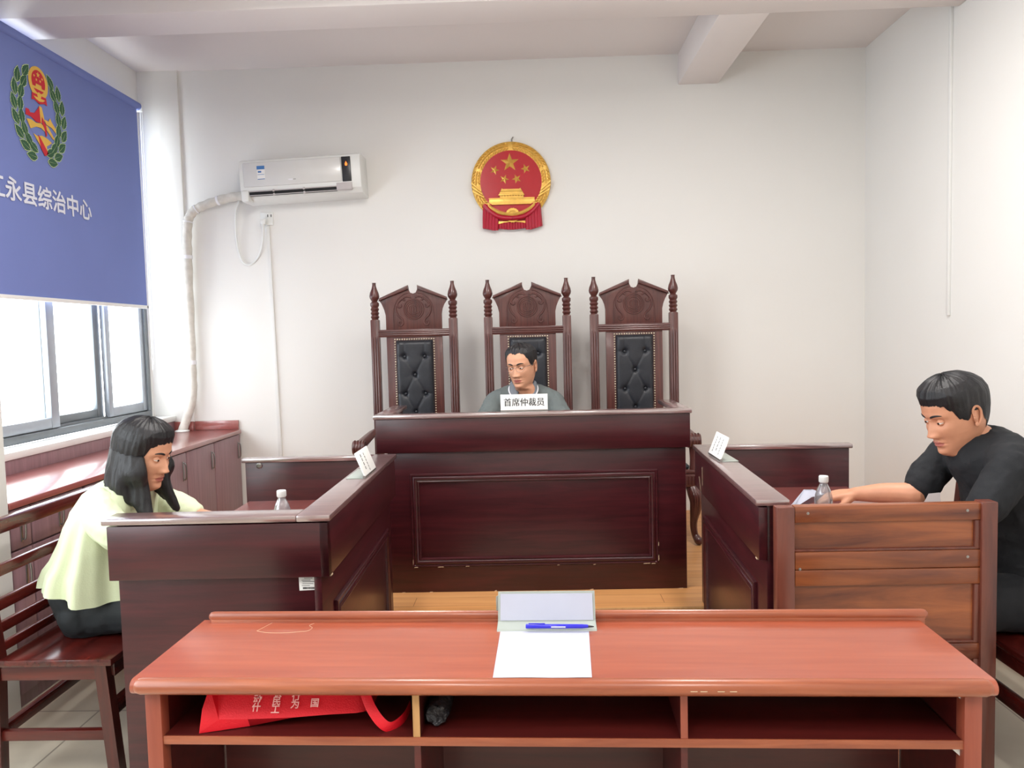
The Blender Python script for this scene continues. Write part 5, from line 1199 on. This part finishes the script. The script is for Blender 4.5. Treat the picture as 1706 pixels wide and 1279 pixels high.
b.limb([EN, (1.30, 2.54, 0.83), (1.20, 2.60, 0.79)], [0.041, 0.037, 0.027], 14); add_hand(b, (1.20, 2.60, 0.787), (-0.9, 0.3, 0), (0, 0, 1), -1, 0.3)
WR = Vector((1.205, 2.905, 0.853)); b.limb([EF, EF.lerp(WR, 0.45) + Vector((0, 0, 0.004)), WR], [0.042, 0.038, 0.0265], 14)
add_hand(b, WR, (-0.85, 0.35, -0.16), (0.12, -0.25, 0.95), 1, 0.55, 0.8)
for sy in (-1, 1):
    b.limb([(1.70, 2.66 + sy * 0.09, 0.545), (1.46, 2.66 + sy * 0.11, 0.555), (1.26, 2.66 + sy * 0.11, 0.53)], [0.085, 0.072, 0.055], 14)
    b.limb([(1.26, 2.66 + sy * 0.11, 0.53), (1.26, 2.66 + sy * 0.11, 0.3), (1.28, 2.66 + sy * 0.11, 0.09)], [0.055, 0.05, 0.036], 14)
rb = remeshed(b, 0.0042); b = MB(); b.merge(rb, 0); add_head(b, H3); b.build('body', [M['skin2']] + BODYM[1:], p3, w=True, sharp=60)
b = MB(); add_hair(b, H3, [(0, 0.058), (25, 0.060), (42, 0.055), (58, 0.03), (70, 0.0), (82, -0.012), (95, 0.012), (110, 0.008), (124, -0.035), (150, -0.075), (180, -0.08)], 0.016, 7.7); b.build('hair', M['hair'], p3, w=True, sharp=60)
b = MB()
b.limb([(1.70, 2.66, 0.54), (1.708, 2.66, 0.66), (1.68, 2.66, 0.80), (1.62, 2.66, 0.92), (1.55, 2.67, 1.0)], [0.175, 0.175, 0.175, 0.175, 0.125], 20, flat=(0.85, 1.12), upv=(1, 0, 0.2))
b.limb([SN + Vector((0.005, 0.01, 0)), (1.575, 2.59, 1.05), (1.585, 2.67, 1.062), (1.565, 2.75, 1.05), SF + Vector((0.005, -0.01, 0))], [0.07, 0.072, 0.072, 0.072, 0.07], 16)
b.limb([SN, SN.lerp(EN, 0.45), SN.lerp(EN, 0.80)], [0.066, 0.066, 0.063], 16); b.limb([SF, SF.lerp(EF, 0.45), SF.lerp(EF, 0.74)], [0.066, 0.066, 0.063], 16)
rb = remeshed(b, 0.0065, 5); wrinkle(rb, 0.008, 11, 9.0, 0.7); rb.normal_update(); wrinkle(rb, 0.003, 34, 2.0)
for v in rb.verts:
    if v.co.z < 0.456: v.co.z = 0.456
b = MB(); b.merge(rb, 0); ts_ = b.build('t_shirt', M['black_cloth'], p3, w=True, sharp=80)
b = MB(); b.poly([(-0.004, 0), (0.004, 0), (0.004, 0.014), (-0.004, 0.014)], wall_frame(1.46, 2.437, 0.90), 0, 0.002); b.build('red_tag', M['bag'], ts_, w=True)
b = MB()
b.limb([(1.70, 2.53, 0.545), (1.70, 2.66, 0.54), (1.70, 2.79, 0.545)], [0.09, 0.085, 0.09], 16)
for sy in (-1, 1):
    b.limb([(1.70, 2.66 + sy * 0.10, 0.555), (1.46, 2.66 + sy * 0.115, 0.555), (1.26, 2.66 + sy * 0.11, 0.53)], [0.105, 0.09, 0.066], 16)
    b.limb([(1.26, 2.66 + sy * 0.11, 0.53), (1.26, 2.66 + sy * 0.11, 0.3), (1.28, 2.66 + sy * 0.11, 0.12)], [0.066, 0.062, 0.058], 16)
rb = remeshed(b, 0.007, 4); wrinkle(rb, 0.005, 16, 6.0)
for v in rb.verts:
    if v.co.x > 1.51 and v.co.z < 0.452: v.co.z = 0.452
b = MB(); b.merge(rb, 0); b.build('trousers', M['black_cloth'], p3, w=True, sharp=80)
for sy in (-1, 1):
    b = MB(); shoe(b, (1.28, 2.66 + sy * 0.11, 0.0), (-1, 0, 0)); b.build('shoe', M['shoe'], p3, w=True)
t = thing('folded_paper', 'small folded white paper held in the fingers of the man in black', 'paper', (1.03, 2.96, 0.80))
b = MB(); pts = [(0.98, 2.93, 0.795), (1.06, 2.95, 0.835), (1.125, 2.99, 0.838), (1.115, 3.04, 0.80), (1.02, 3.02, 0.775), (0.99, 3.0, 0.785), (1.035, 2.965, 0.862), (1.075, 2.985, 0.858)]
b.raw(pts, [(0, 1, 7, 6), (1, 2, 3, 7), (7, 3, 4, 6), (0, 6, 4, 5)]); b.raw([(p[0], p[1] + 0.001, p[2] - 0.0012) for p in pts], [(6, 7, 1, 0), (7, 3, 2, 1), (6, 4, 3, 7), (5, 4, 6, 0)]); b.build('sheet', M['paper'], t, w=True, recalc=False)
t = thing('document_folder', 'pale grey folder standing open on the desk against the chest of the man in black', 'folder', (1.40, 2.62, 0.75))
b = MB(); b.poly([(-0.06, 0.0), (0.06, 0.0), (0.055, 0.155), (0.02, 0.15)], frame((1.345, 2.66, 0.7505), (1, -0.25, 0), (0, 0.15, 1)), 0, 0.003); b.build('folder_cover', M['grey_plastic'], t, w=True)

for o in bpy.data.objects:
    if '_org' in o: del o['_org']
